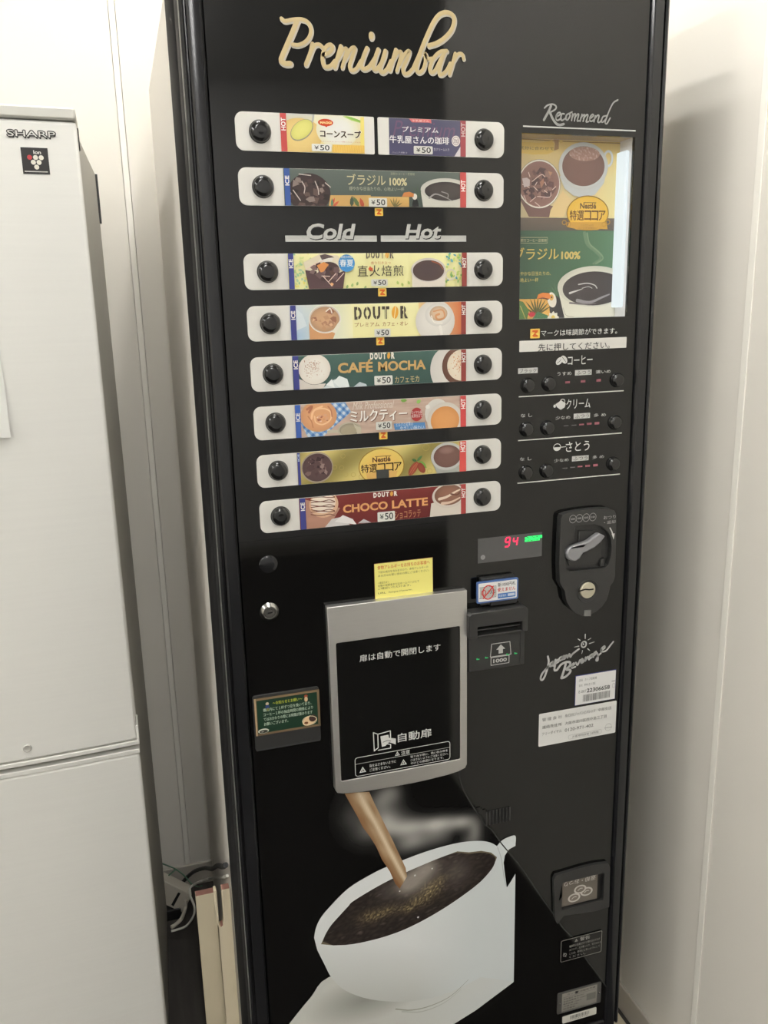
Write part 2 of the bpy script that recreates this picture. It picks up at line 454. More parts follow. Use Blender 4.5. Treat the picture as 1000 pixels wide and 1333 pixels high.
obj('door_trim', curved(FX0, FX1 + 0.001, zf(968.6), zf(963.2), 0.29, -0.001), M['fridge_trim'], up, bevel=0.001)
obj('door_trim', curved(FX0, FX1 + 0.001, zf(980.0), zf(974.2), 0.29, -0.001), M['fridge_trim'], dn, bevel=0.001)
obj('gap_gasket', curved(FX0 + 0.004, FX1 - 0.004, zf(974.5), zf(968.4), 0.30, 0.02), M['dark_plastic'], fr)
obj('corner_cap', B(FX1 - 0.0015, FX1 + 0.002, fy(FX1) - 0.001, 0.29, zf(968), zf(944)), M['fridge_trim'], up, bevel=0.0008)
obj('top_cover', curved(FX0, FX1 + 0.0005, 1.6345, 1.651, 0.345, -0.003), mat('grey_green_cover', lin((203, 202, 193)), 0.4), fr, bevel=0.003)
obj('hinge', B(FX1 - 0.006, FX1 + 0.0015, 0.297, 0.312, 1.606, 1.6345), M['dark_plastic'], fr, bevel=0.001)
obj('rear_spacer', B(-0.0125, -0.0068, 0.684, 0.698, at(126, 291, 0.69)[1], at(120, 227, 0.69)[1]), M['dark_plastic'], fr, bevel=0.001)
for x in (FX0 + 0.04, FX1 - 0.04):
    for y in (0.33, 0.66):
        b = bmesh.new(); bmesh.ops.create_cone(b, cap_ends=True, segments=16, radius1=0.018, radius2=0.018, depth=0.036, matrix=Matrix.Translation((x, y, 0.018)))
        obj('foot', b, M['dark_plastic'], fr)
cf = Crop(0, 120, 4.167, 0.246)
a = Art(lambda x: fy(x) - 0.0006)
for dx, dz, col in [(.0013 * math.cos(t * PI / 4), .0013 * math.sin(t * PI / 4), (44, 42, 40)) for t in range(8)] + [(.0008, -.0024, (44, 42, 40)), (0, 0, (214, 213, 206))]:
    p, q = cf(38, 206), cf(301, 247)
    a.text('SHARP', p[0] + dx, q[0] + dx, q[1] + dz, p[1] + dz, col, bold=0.0)
a.done('logo_lettering', up)
a = Art(lambda x: fy(x) - 0.0005)
q4 = cf.L([(108, 299), (258, 305), (272, 447), (130, 444)])
bx0, bx1, bz0, bz1 = (q4[0][0] + q4[3][0]) / 2, (q4[1][0] + q4[2][0]) / 2, q4[3][1], q4[0][1]
a.rect(bx0, bx1, bz0, bz1, (42, 41, 40))
W, H = bx1 - bx0, bz1 - bz0
for fx, fz, col in ((.30, .63, (176, 62, 66)), (.52, .63, (226, 222, 208)), (.73, .63, (226, 222, 208)), (.42, .45, (226, 222, 208)), (.63, .45, (226, 222, 208)), (.525, .27, (226, 222, 208))):
    a.ell((bx0 + W * fx, bz0 + H * fz), W * 0.092, W * 0.092, col, n=20)
a.text('Ion', bx0 + W * .46, bx0 + W * .74, bz0 + H * .76, bz0 + H * .9, (222, 220, 212), bold=0.02)
a.rect(bx0 + W * .06, bx0 + W * .92, bz0 + H * .08, bz0 + H * .115, (205, 203, 195))
a.done('badge', up, label_ := 'print')
lx, lz = at(36, 971.5, 0.246)
obj('round_stopper', lathe(bmesh.new(), lx, lz, [(0.0066, fy(lx) + 0.002), (0.0066, fy(lx) - 0.001), (0.0052, fy(lx) - 0.0022), (0.003, fy(lx) - 0.0016), (0, fy(lx) - 0.0016)]), mat('pearl_silver', (.62, .61, .56), .25, .35), up)

# sheet of paper on the upper door
px, pz = at(15, 568, 0.246)
bm = bmesh.new(); n = 12; W, H = 0.21, 0.297
for k in range(2):
    for j in range(n):
        for i in range(n):
            q = []
            for di, dj in ((0, 0), (1, 0), (1, 1), (0, 1)):
                x = px - W + W * (i + di) / n; z = pz + H * (j + dj) / n
                lift = 0.0012 + 0.006 * max(0, 1 - math.hypot(x - px, z - pz) / 0.10) ** 2
                q.append(bm.verts.new((x, fy(x) - lift - k * 0.0002, z)))
            bm.faces.new(q)
bmesh.ops.remove_doubles(bm, verts=bm.verts, dist=1e-5)
tag(obj('paper_sheet', bm, M['paper']), 'white sheet of paper stuck on the upper refrigerator door', 'paper')

# ================================================================== boards, plug and cables in the gap
def board(outline, y0, y1, label):
    bm = P(outline, y0, y1)
    for f in bm.faces:
        if f.normal.z > 0.7: f.material_index = 1
    return tag(obj('board', bm, [M['board'], M['board_core']], bevel=0.0008), label, 'board', 'boards beside the vending machine')
bx0, bz1 = at(254.5, 1166, 0.30); bx1, _ = at(282, 1160, 0.30)
board([(bx0, 0.001), (bx1, 0.001), (bx1, bz1), (bx0, bz1)], 0.298, 0.313, 'wider pale beige board standing nearest the refrigerator, in the gap beside the vending machine')
cx0, cz1 = at(281.5, 1160, 0.205); cx1 = 0.0968
nx0, nz0 = at(283, 1208, 0.205); nx1, _ = at(290, 1180, 0.205)
board([(cx0, 0.001), (cx1, 0.001), (cx1, cz1), (nx1, cz1), (nx1, nz0 + 0.012), (nx1 - 0.002, nz0 + 0.003), ((nx0 + nx1) / 2, nz0), (nx0 + 0.001, nz0 + 0.006), (nx0 - 0.001, nz0 + 0.02), (nx0 - 0.001, cz1), (cx0, cz1)], 0.205, 0.220,
      'narrower beige board with a slot, standing against the left side of the vending machine')
# plug adaptor on the floor by the wall
pq = [at3(*p) for p in ((213, 1147, 0.712), (250, 1165, 0.712), (239, 1189, 0.712), (215, 1178, 0.712))]
bm = bmesh.new(); fr_v = [bm.verts.new(p) for p in pq]; bk = [bm.verts.new(p + Vector((0, 0.026, 0.008))) for p in pq]
bm.faces.new(fr_v); bm.faces.new(bk[::-1])
for i in range(4): bm.faces.new((fr_v[i], bk[i], bk[(i + 1) % 4], fr_v[(i + 1) % 4]))
bmesh.ops.recalc_face_normals(bm, faces=bm.faces)
dz = min(v.co.z for v in bm.verts)
pg = thing('power_plug', 'grey white power plug with a thick cord on the floor behind the refrigerator', 'plug', (pq[2].x, 0.71, 0))
obj('plug_body', bm, M['plug'], pg, bevel=0.002)
bm = bmesh.new()
sl = [at3(*p) for p in ((232, 1162, 0.711), (235, 1163, 0.711), (226, 1180, 0.711), (223, 1178, 0.711))]
v = [bm.verts.new(p) for p in sl]; w = [bm.verts.new(p + Vector((0, 0.003, 0))) for p in sl]
bm.faces.new(v); bm.faces.new(w[::-1])
for i in range(4): bm.faces.new((v[i], w[i], w[(i + 1) % 4], v[(i + 1) % 4]))
obj('socket_slot', bm, M['deep_black'], pg)
obj('cord', tube(bmesh.new(), [at3(242, 1172, 0.708), at3(241, 1183, 0.70), at3(236, 1196, 0.66), at3(228, 1204, 0.645), at3(223, 1207, 0.64)], 0.0042), M['plug'], pg)
obj('plug_base', B(at(213, 1180, 0.71)[0], at(236, 1190, 0.71)[0], 0.708, 0.74, 0.0, at(225, 1184, 0.71)[1]), M['deep_black'], pg, bevel=0.003, label='black block under the plug')
def on_side(u, v, x=0.0935):
    """point beside the machine's left flank (the plane x) that stands behind photo pixel (u, v)"""
    p = at3(u, v, 0.0); c = Vector((0, CY, CZ)); return c + (p - c) * (x / p.x)
def cable(name, pts, r, m, label, rib=False):
    return tag(obj(name, tube(bmesh.new(), [at3(*p) if len(p) == 3 and p[2] > .2 else on_side(*p) for p in pts], r, rib=rib), M[m]), label, 'cable')
cable('corrugated_cable', [(231, 1160, 0.76), (240, 1146, 0.76), (252, 1135, 0.74), (266, 1130, 0.66), (276, 1131, .0905), (283, 1127, .0905), (290, 1128, .0905), (294, 1126, .0905)], 0.0042, 'cable_black', 'thick black corrugated cable arching over the boards along the machine flank', True)
cable('white_cable', [(223, 1212, 0.635), (231, 1210, 0.635), (243, 1205, 0.64), (252, 1192, 0.64), (253, 1180, 0.65), (248, 1167, 0.66), (247, 1157, 0.67), (252, 1152, 0.68), (262, 1147, 0.66), (275, 1143), (290, 1142), (296, 1140)], 0.0026, 'cable_white', 'thin white cable looping down from the boards towards the refrigerator')
cable('green_wire', [(200, 1120, 0.745), (216, 1126, 0.745), (228, 1131, 0.745), (240, 1140, 0.745), (249, 1150, 0.73), (257, 1154, 0.70), (263, 1153, 0.66)], 0.0016, 'cable_green', 'long thin green wire hanging across the baseboard behind the boards')
cable('green_wire', [(206, 1154, 0.735), (216, 1143, 0.735), (224, 1136, 0.735), (229, 1132, 0.742)], 0.0016, 'cable_green', 'short green wire end beside the refrigerator, above the plug')
# floor at the right foot of the machine
tag(obj('floor_board', B(0.742, 0.830, -0.02, 0.40, 0.0005, 0.004), M['board'], bevel=0.0005), 'thin beige board lying on the floor at the right foot of the vending machine', 'board')
p = [at(u, v, y) for u, v, y in ((809, 1302, 0.17), (818, 1315, 0.13), (826, 1333, 0.10), (833, 1352, 0.07))]
tag(obj('floor_cable', tube(bmesh.new(), [Vector((0.752, 0.22, 0.008)), Vector((0.775, 0.165, 0.008)), Vector((0.797, 0.125, 0.008)), Vector((0.806, 0.06, 0.008)), Vector((0.812, 0.0, 0.008))], 0.0032), M['cable_white']), 'white cable on the floor between the vending machine and the right wall', 'cable')

# ================================================================== the vending machine
MX = 0.413
vm = thing('vending_machine', 'tall glossy black coffee vending machine with rows of drink buttons', 'vending machine', (MX, 0.37, 0))
mir = lambda p: (2 * MX - p[0], p[1])
ZT, ZB = 1.800, 0.155
obj('cabinet', B(0.0995, 0.7265, 0.172, 0.715, 0.05, 1.785), M['cabinet'], vm, bevel=0.003)
bm = B(0.104, 0.722, 0.045, 0.171, ZB + 0.004, ZT - 0.004)
obj('door_body', bm, M['deep_black'], vm)
obj('plinth', B(0.15, 0.676, 0.05, 0.71, 0.03, 0.153), M['deep_black'], vm)
for x in (0.15, 0.676):
    for y in (0.09, 0.66):
        b = bmesh.new(); bmesh.ops.create_cone(b, cap_ends=True, segments=20, radius1=0.022, radius2=0.016, depth=0.03, matrix=Matrix.Translation((x, y, 0.015)))
        obj('foot', b, M['dark_plastic'], vm)
prof = [(0.0975, 0.171), (0.0975, 0.066), (0.1000, 0.062), (0.1000, 0.046), (0.0975, 0.042), (0.0975, 0.001), (0.0988, -0.003), (0.1015, -0.0045), (0.1038, -0.003), (0.1042, 0.004), (0.1058, 0.004), (0.1064, -0.004),
        (0.1088, -0.0065), (0.1150, -0.0072), (0.1212, -0.0062), (0.1240, -0.003), (0.1250, 0.001), (0.1250, 0.012), (0.110, 0.02), (0.110, 0.171)]
def rail(pr):
    bm = bmesh.new(); lo = [bm.verts.new((x, y, ZB)) for x, y in pr]; hi = [bm.verts.new((x, y, ZT)) for x, y in pr]
    for i in range(len(pr)): bm.faces.new((lo[i], lo[(i + 1) % len(pr)], hi[(i + 1) % len(pr)], hi[i]))
    bm.faces.new(lo[::-1]); bm.faces.new(hi); bmesh.ops.recalc_face_normals(bm, faces=bm.faces); return bm
for pr in (prof, [mir(p) for p in prof]):
    bm = rail(pr)
    for f in bm.faces:
        if abs(f.normal.x) > .6 and min(v.co.y for v in f.verts) > -0.002: f.material_index = 1
    obj('door_rail', bm, [M['black_frame'], M['side_black']], vm)
for z0, z1 in ((ZB, ZB + 0.012), (ZT - 0.012, ZT)):
    obj('door_rail', B(0.1245, 0.7015, -0.004, 0.10, z0, z1), M['black_frame'], vm, bevel=0.003)

# front panel with the opening of the lit case, and the printed lower panel with its curved edge
SX0, SX1, SZ0, SZ1 = 0.5195, 0.6862, 1.3583, 1.5918
CL = Crop(600, 1000, 4.004)
curve = CL.L([(-60, -210), (-30, -60), (0, 82), (38, 160), (75, 221), (120, 290), (160, 322), (205, 385), (250, 440), (330, 540), (390, 632), (440, 702), (490, 772), (530, 832), (590, 892), (650, 992), (700, 1060), (757, 1140)])
curve = [p[:2] for p in smooth_path([(x, z, 0) for x, z in curve], 3)]
curve = [(p[0], p[1]) for p in curve]
top = curve[0]
pan = [(0.1262, ZB + 0.012), (0.6995, ZB + 0.012), (0.6995, ZT - 0.012), (0.1262, ZT - 0.012)]
obj('front_panel', P(pan, 0.0, 0.006, [[(SX0, SZ0), (SX1, SZ0), (SX1, SZ1), (SX0, SZ1)]]), M['black_gloss'], vm)
top = (curve[0][0], 1.088); curve_f = [top] + curve
low = [(0.1262, ZB + 0.0125), (curve[-1][0], ZB + 0.0125)] + curve_f[::-1] + [(0.1262, top[1])]
obj('graphic_panel', P(low, -0.0006, -0.0001), M['black_print'], vm, label='black lower panel with a curved right edge')
ln = Art(-0.00125)
off = [(p[0] + 0.0006, p[1]) for p in curve]
bm = bmesh.new(); tube(bm, [Vector((p[0] + 0.0004, -0.0009, p[1])) for p in curve[3::3]], 0.0011, 8)
obj('panel_edge', bm, mat('dark_grey_edge_bead', (0.035, 0.035, 0.034), 0.25), vm)

# --- script title
k1, k2, k3, k4 = Crop(350, 10, 7.143), Crop(470, 5, 6.667), Crop(695, 125, 8.333), Crop(695, 815, 9.091)
title = [(k1, 7.6, [(262, 118), (225, 215), (175, 330), (128, 440), (112, 495), (150, 522), (195, 522)]),
 (k1, 5.6, [(114, 104), (148, 128), (220, 115), (300, 112), (360, 140), (388, 205), (376, 270), (335, 322), (272, 350), (218, 345)]),
 (k1, 6.4, [(402, 340), (385, 420), (342, 530)]), (k1, 5.4, [(385, 425), (420, 357), (465, 345), (500, 375)]),
 (k1, 6.0, [(505, 440), (560, 420), (590, 378), (570, 347), (530, 368), (500, 430), (497, 500), (520, 550), (570, 545), (612, 498)]),
 (k1, 6.0, [(665, 362), (640, 450), (610, 556)]), (k1, 5.0, [(640, 480), (688, 395), (720, 388), (702, 470), (678, 560)]),
 (k1, 5.6, [(700, 490), (758, 390), (795, 378), (775, 450), (748, 540), (766, 586), (810, 570), (852, 500)]),
 (k1, 6.2, [(908, 380), (880, 450), (855, 540), (882, 573), (930, 550), (985, 470)]),
 (k2, 6.0, [(145, 398), (120, 470), (102, 550), (125, 573), (165, 530), (195, 470), (208, 412)]), (k2, 6.0, [(206, 412), (180, 500), (160, 570), (185, 598), (225, 565), (255, 500)]),
 (k2, 6.0, [(298, 402), (275, 480), (246, 578)]), (k2, 5.0, [(266, 510), (310, 432), (345, 422), (330, 500), (306, 584)]),
 (k2, 5.6, [(330, 530), (375, 442), (415, 412), (396, 480), (360, 560), (372, 608), (410, 603), (450, 560)]),
 (k2, 6.6, [(452, 558), (500, 450), (560, 300), (620, 170), (670, 102), (730, 78), (785, 97), (803, 150), (780, 230), (720, 300), (650, 345), (585, 365)]),
 (k2, 5.6, [(512, 440), (490, 500), (476, 570), (500, 598), (535, 570), (555, 500), (550, 430), (575, 478), (612, 478)]),
 (k2, 5.8, [(738, 412), (680, 422), (622, 480), (592, 560), (607, 598), (640, 580), (690, 480), (722, 425)]), (k2, 5.6, [(728, 415), (712, 450), (685, 530), (672, 600), (692, 618), (735, 585), (770, 520)]),
 (k2, 5.6, [(812, 435), (790, 520), (762, 612)]), (k2, 5.2, [(792, 510), (835, 442), (872, 440), (884, 478)])]
PX = 0.00088                       # metres per photo pixel on the panel, near enough for stroke widths
a = Art(-0.0012)
for dx, dz, col, kw in ((0.0010, -0.0013, (184, 178, 166), 1.10), (0.0, 0.0, (190, 172, 130), 0.86)):
    for C, w, pts in title:
        a.line([(x + dx, z + dz) for x, z in C.L(pts)], w * PX * kw, col, sm=5)
    c = k1(948, 264); a.ell((c[0] + dx, c[1] + dz), 0.0036 * kw, 0.005 * kw, col)
a.done('title_lettering', vm, 'paint')

# --- Recommend heading
rec = [[(185, 108), (160, 165), (108, 260)], [(115, 130), (150, 100), (205, 90), (240, 112), (232, 145), (170, 182)], [(175, 182), (200, 240), (240, 298), (280, 315), (322, 305)],
 [(245, 225), (285, 200), (282, 180), (255, 190), (238, 240), (255, 265), (295, 245)], [(328, 195), (305, 195), (290, 240), (305, 265), (345, 240)],
 [(380, 190), (352, 210), (346, 250), (365, 260), (390, 220), (388, 190), (412, 175)], [(420, 195), (408, 265)], [(412, 235), (440, 195), (450, 205), (438, 270)], [(440, 240), (470, 200), (485, 205), (468, 270), (492, 268)],
 [(520, 200), (500, 275)], [(506, 240), (540, 205), (548, 215), (532, 275)], [(535, 245), (570, 205), (585, 215), (565, 280), (592, 278)],
 [(610, 245), (645, 215), (635, 200), (610, 225), (605, 265), (625, 275), (655, 255)], [(665, 215), (650, 280)], [(660, 245), (690, 210), (705, 220), (690, 280), (712, 285), (735, 260)],
 [(790, 215), (750, 225), (730, 270), (745, 285), (780, 250)], [(908, 44), (860, 75), (820, 150), (785, 240), (770, 290), (790, 300), (826, 240)]]
a = Art(-0.0004)
for i, s in enumerate(rec): a.line(k3.L(s), (3.6 if i in (0, 2) else 2.3) * PX, (146, 146, 143), sm=5)
p, q = at(680.5, 164.7), at(826.5, 170.2); a.rect(SX0 + 0.001, SX1, (p[1] + q[1]) / 2 - 0.0009, (p[1] + q[1]) / 2 + 0.0009, (190, 190, 186))
a.done('heading_lettering', vm, 'paint', None)

# --- Cold / Hot headings
c4, c5 = Crop(310, 280, 5.263), Crop(480, 280, 5.263)
def heading(word, C, tl, br, bar):
    a = Art(-0.0004)
    p, q = C(*bar[0]), C(*bar[1]); a.rect(p[0], q[0], q[1], p[1], (176, 176, 172), (190, 190, 186))
    for dx, dz, col in ((0.0010, -0.0012, (20, 20, 20)), (0, 0, (182, 182, 178))):
        p, q = C(*tl), C(*br); sh = 0.22
        a.text(word, p[0] + dx, q[0] + dx - sh * (p[1] - q[1]), q[1] + dz, p[1] + dz, col, bold=0.03, shear=sh)
    a.done('column_heading', vm, 'paint')
heading('Cold', c4, (455, 57), (808, 166), ((322, 140), (950, 182)))
heading('Hot', c5, (244, 62), (506, 162), ((82, 140), (668, 182)))

# --- selection strips
ROWZ = [1.6026, 1.5420, 1.4448, 1.3836, 1.3221, 1.2610, 1.1996, 1.1396]
SH = 0.0423
SL, SR, CX0, CX1 = 0.1533, 0.4940, 0.2070, 0.4412
BXL, BXR = 0.1820, 0.4660
def button_mesh(r, h):
    return [(r * 1.10, 0.0), (r * 1.10, -0.0008), (r * 1.02, -0.0014), (r, -0.0030), (r * 0.94, -h * 0.72), (r * 0.80, -h * 0.92), (r * 0.55, -h), (r * 0.3, -h * 0.97), (0, -h * 0.95)]
_btn = {}
def button(parent, x, z, r=0.0119, h=0.0075, y=-0.0016, name='button'):
    key = (r, h, name)
    if key not in _btn:
        bm = lathe(bmesh.new(), 0, 0, button_mesh(r, h), 40); me = bpy.data.meshes.new(name); bm.to_mesh(me); bm.free(); me.materials.append(M['button'])
        for p in me.polygons: p.use_smooth = True
        _btn[key] = me
    o = bpy.data.objects.new(name, _btn[key]); link(o, parent); o.location = Vector((x, y, z)) - wloc(parent); return o
def strip(zt, x0, x1, corners, buttons, art, label):
    s = obj('selection_strip', P(rrect(x0, x1, zt - SH, zt, 0.0095, 7, corners), -0.0016, -0.0001), M['strip_white'], vm, bevel=0.0004, label=label)
    for x in buttons: button(s, x, zt - SH / 2)
    art.done('drink_card', s, 'print_gloss')
    return s
def side_bar(a, x0, x1, zt, word, col, tcol=(232, 228, 222), top=0.13, h=0.34):
    a.rect(x0, x1, zt - SH + 0.0002, zt - 0.0002, col); w = (x1 - x0)
    a.text(word, x0 + w * 0.12, x1 - w * 0.12, zt - SH * (top + h), zt - SH * top, tcol, bold=0.03, rot=90)
def price_tag(parent, tl, br, C=None, bg=(214, 214, 206)):
    p, q = C(*tl), C(*br); a = Art(-0.0030)
    a.poly(rrect(p[0], q[0], q[1], p[1], 0.0012, 3), bg)
    w, h = q[0] - p[0], p[1] - q[1]
    a.text('¥', p[0] + w * .13, p[0] + w * .36, q[1] + h * .26, p[1] - h * .24, (50, 50, 48), bold=0.01); a.text('50', p[0] + w * .42, p[0] + w * .9, q[1] + h * .16, p[1] - h * .14, (42, 42, 40), bold=0.012)
    a.done('price_tag', parent, 'print')
def taste_mark(parent, C, tl, br):
    p, q = C(*tl), C(*br); a = Art(-0.0006); w, h = q[0] - p[0], p[1] - q[1]
    a.poly(rrect(p[0], q[0], q[1], p[1], 0.0010, 3), (228, 190, 92)); a.rect(p[0] + w * .1, q[0] - w * .1, q[1] + h * .1, q[1] + h * .5, (232, 214, 120), (240, 200, 80))
    a.poly([(p[0] + w * x, q[1] + h * z) for x, z in ((.2, .68), (.22, .85), (.8, .85), (.8, .66), (.55, .46), (.84, .26), (.78, .16), (.34, .16), (.2, .28), (.4, .48), (.5, .62))], (206, 96, 40))
    a.done('taste_mark', parent, 'print')
c2, c3, c6, c7, c8, c9 = Crop(290, 130, 5.263), Crop(470, 130, 5), Crop(310, 440, 5.263), Crop(480, 440, 5.263), Crop(320, 560, 5.556), Crop(480, 560, 5.263)
m1, m2, m3, m4, m5 = Crop(366, 145, 7.692), Crop(366, 325, 7.692), Crop(496, 325, 8.333), Crop(376, 512, 7.692), Crop(496, 570, 8.333)
HOT_A, HOT_B, ICE_A, ICE_B = (186, 76, 74), (140, 58, 54), (62, 90, 156), (62, 66, 132)
def card(zt, x0=CX0, x1=CX1): return Art(-0.0017, (x0, x1, zt - SH + 0.0002, zt - 0.0002))
def mix(a, b, t): t = max(0, min(1, t)); return tuple(p + (q - p) * t for p, q in zip(a, b))
def stencil(a, C0, tl, C1, br, col, bean, bg, gap=True):
    """row of six slim stencil capitals, the fifth one a coffee bean"""
    p, q = C0(*tl), C1(*br); w = (q[0] - p[0]) / 6; 
    for i, ch in enumerate('DOUT'):
        a.text(ch, p[0] + w * (i + .06), p[0] + w * (i + .86), q[1], p[1], col, bold=0.05)
        if gap: a.rect(p[0] + w * (i + .40), p[0] + w * (i + .47), q[1], p[1], bg)
    c = (p[0] + w * 4.48, (p[1] + q[1]) / 2); a.ell(c, w * .36, (p[1] - q[1]) / 2, bean, rot=-0.1)
    if gap: a.line([(c[0] - w * .12, q[1]), c, (c[0] + w * .12, p[1])], w * .07, bg)
    a.text('R', p[0] + w * 5.06, p[0] + w * 5.9, q[1], p[1], col, bold=0.05)
    if gap: a.rect(p[0] + w * 5.40, p[0] + w * 5.47, q[1], p[1], bg)

# row 1, left: corn soup
z = ROWZ[0]; a = card(z, 0.2062, 0.3088)
a.rect(0.2062, 0.3088, z - SH, z, (226, 222, 196), (226, 208, 140))
a.quad(m1.L([(40, 20), (330, 30), (330, 120), (40, 110)]), [(196, 198, 196), (202, 204, 200), (224, 212, 160), (214, 200, 150)])
c = m1(180, 245); a.ell(c, 0.0275, 0.0205, (226, 200, 130), (214, 184, 118)); a.ring(c, 0.0275, 0.0205, 0.0012, (200, 196, 180), a0=1.0, a1=3.4)
a.line(m1.L([(290, 140), (312, 95), (322, 20)]), 0.0022, (176, 176, 172))
a.ell(m1(205, 190), 0.0158, 0.0098, (150, 146, 122), rot=0.62); a.ell(m1(204, 185), 0.0148, 0.0089, (222, 218, 128), (206, 202, 112), rot=0.62)
a.ell(m1(560, 190), 0.026, 0.020, (230, 230, 226), (226, 222, 190)); a.poly(m1.L([(610, 52), (660, 50), (815, 105), (810, 125), (700, 95)]), (172, 200, 108)); a.poly(m1.L([(640, 55), (700, 60), (800, 98), (790, 112), (700, 85)]), (138, 182, 84))
a.quad(m1.L([(790, 60), (828, 60), (828, 425), (790, 425)]), [(228, 212, 120)] * 4)
a.ell(m1(442, 115), 0.0093, 0.0041, (204, 82, 46), (190, 64, 40)); a.poly(m1.L([(425, 145), (470, 145), (450, 162)]), (190, 64, 40)); a.tx(m1, 'MAGGI', (385, 102), (502, 130), (244, 214, 150), bold=0.05)
a.fill([m1(510, 335), m1(510, 415), m1(830, 425), m1(830, 345)], lambda x, zz: mix((240, 210, 120), (206, 156, 62), 0.5 + 0.5 * math.sin(x * 2600 + zz * 1900) * math.sin(zz * 2400 - x * 300)), 0.0006)
a.tx(m1, 'コーンスープ', (383, 184), (797, 278), (236, 232, 214), bold=0.22); a.tx(m1, 'コーンスープ', (387, 188), (793, 274), (52, 36, 32), bold=0.09)
a.tx(m1, 'クルトン入り コーンの粒入りスープです', (390, 297), (795, 320), (190, 90, 74), bold=0.01)
side_bar(a, 0.2062, 0.2135, z, 'HOT', HOT_A, top=0.12, h=0.33)
s = strip(z, SL, 0.3215, (1, .18, .18, 1), (BXL,), a, 'white strip with a yellow corn soup card'); price_tag(s, (300, 328), (500, 408), m1, (222, 222, 216))
# row 1, right: milk coffee on navy
z = ROWZ[0]; a = card(z, 0.3402, CX1)
a.rect(0.3402, CX1, z - SH, z, (86, 84, 106), (78, 76, 104))
a.text('Premium', *[v for v in (c3(205, 230)[0], c3(600, 230)[0], c3(600, 250)[1], c3(600, 150)[1])], (108, 86, 110), shear=0.25)
a.poly(c3.L([(308, 122), (452, 128), (456, 156), (440, 150), (330, 148)]), (206, 112, 112)); a.tx(c3, '牛乳屋さん', (330, 130), (440, 148), (236, 206, 200), bold=0.02)
a.tx(c3, 'プレミアム', (265, 174), (500, 218), (228, 226, 226), bold=0.03); a.tx(c3, '牛乳屋さんの珈琲', (183, 232), (570, 294), (232, 230, 230), bold=0.035)
a.ell(c3(614, 270), 0.0056, 0.0062, (222, 216, 212)); a.ring(c3(614, 270), 0.0044, 0.0048, 0.0006, (120, 104, 116)); a.tx(c3, '珈', (600, 255), (628, 286), (120, 104, 116))
a.poly(c3.L([(600, 376), (644, 305), (660, 378)]), (206, 200, 204)); a.tx(c3, '生クリーム入り', (470, 314), (570, 336), (196, 194, 202)); a.tx(c3, 'ジュニア 砂糖 10', (200, 338), (297, 352), (190, 188, 198))
side_bar(a, 0.4338, CX1, z, 'HOT', (156, 72, 78), (206, 180, 178), top=0.06, h=0.38)
s = strip(z, 0.3262, SR, (.18, 1, 1, .18), (BXR,), a, 'white strip with a navy milk coffee card'); price_tag(s, (338, 302), (462, 358), c3, (206, 206, 200))
# row 2: Brazil, dark green with the panel's reflected haze mixed into its colours
z = ROWZ[1]; a = card(z)
a.rect(CX0, CX1, z - SH, z, (96, 104, 98), (74, 84, 78))
c = c2(592, 640); a.ell(c, 0.0262, 0.0225, (66, 54, 52), (58, 48, 48)); a.shards(c, 0.023, 0.019, 30, [(96, 78, 74), (48, 40, 40), (134, 118, 112), (74, 58, 56)], 0.0055, 3)
for q in ([(540, 560), (560, 600), (555, 640)], [(630, 560), (650, 610), (655, 650)], [(700, 570), (735, 600)], [(480, 620), (530, 690)], [(600, 520), (520, 510)]): a.line(c2.L(q), 0.0011, (196, 182, 174))
a.poly(c2.L([(735, 655), (1010, 655), (1010, 740), (722, 740)]), (196, 158, 98)); p, q = c3(0, 628), c3(310, 700); a.rect(c2(990, 655)[0], q[0], z - SH, q[1] + 0.012, (206, 170, 106), (190, 150, 88))
for lx, ly, l, w, an, col in ((740, 730, .011, .003, 1.1, (186, 80, 62)), (750, 735, .011, .003, .7, (196, 96, 72)), (745, 735, .010, .003, 1.5, (88, 128, 98)), (880, 735, .013, .005, 1.5, (74, 84, 68)), (930, 735, .014, .005, 2.1, (96, 112, 72)), (960, 740, .012, .005, 1.9, (174, 84, 60)), (1000, 735, .012, .003, 1.2, (86, 96, 60))): a.leaf(*c2(lx, ly), l, w, an, col)
for an in (0.5, 0.9, 1.3, 1.7, 2.1): a.leaf(*c3(215, 702), .012, .0016, an, (110, 104, 66)); a.leaf(*c3(372, 640), .015, .0014, an, (84, 100, 84))
a.ell(c3(350, 690), 0.0042, 0.0085, (44, 44, 44)); a.ell(c3(345, 632), 0.0032, 0.0036, (214, 208, 196)); a.poly(c3.L([(262, 632), (275, 606), (310, 600), (340, 612), (338, 634)]), (196, 128, 76))
a.poly(c3.L([(385, 600), (400, 705), (640, 705), (640, 560)]), (196, 194, 184)); ctr, rx, rz = a.cup(c3, 545, 588, 162, 76, (206, 204, 194), (74, 68, 66), 0.84, 0.12)
a.line(c3.L([(440, 640), (480, 615), (540, 635), (590, 660)]), 0.0022, (150, 146, 144), w1=.0006); a.line(c3.L([(520, 600), (560, 615), (560, 640)]), 0.0012, (140, 136, 134))
a.tx(Crop(290, 0, 2.7027), 'ブラジル', (435, 613), (571, 654), (196, 188, 150), bold=0.02); a.tx(Crop(290, 0, 2.7027), '100%', (584, 627), (646, 655), (206, 198, 158), bold=0.03)
a.tx(Crop(290, 0, 2.7027), '穏やかな日当たりの、心地よい一杯', (443, 657), (636, 674), (176, 178, 158)); a.tx(Crop(290, 0, 2.7027), '深煎りコーヒー豆使用', (588, 608), (672, 619), (160, 160, 140))
side_bar(a, 0.2077, 0.2144, z, 'ICE', ICE_A, top=0.20, h=0.26); side_bar(a, 0.4330, CX1, z, 'HOT', HOT_A, top=0.22, h=0.32)
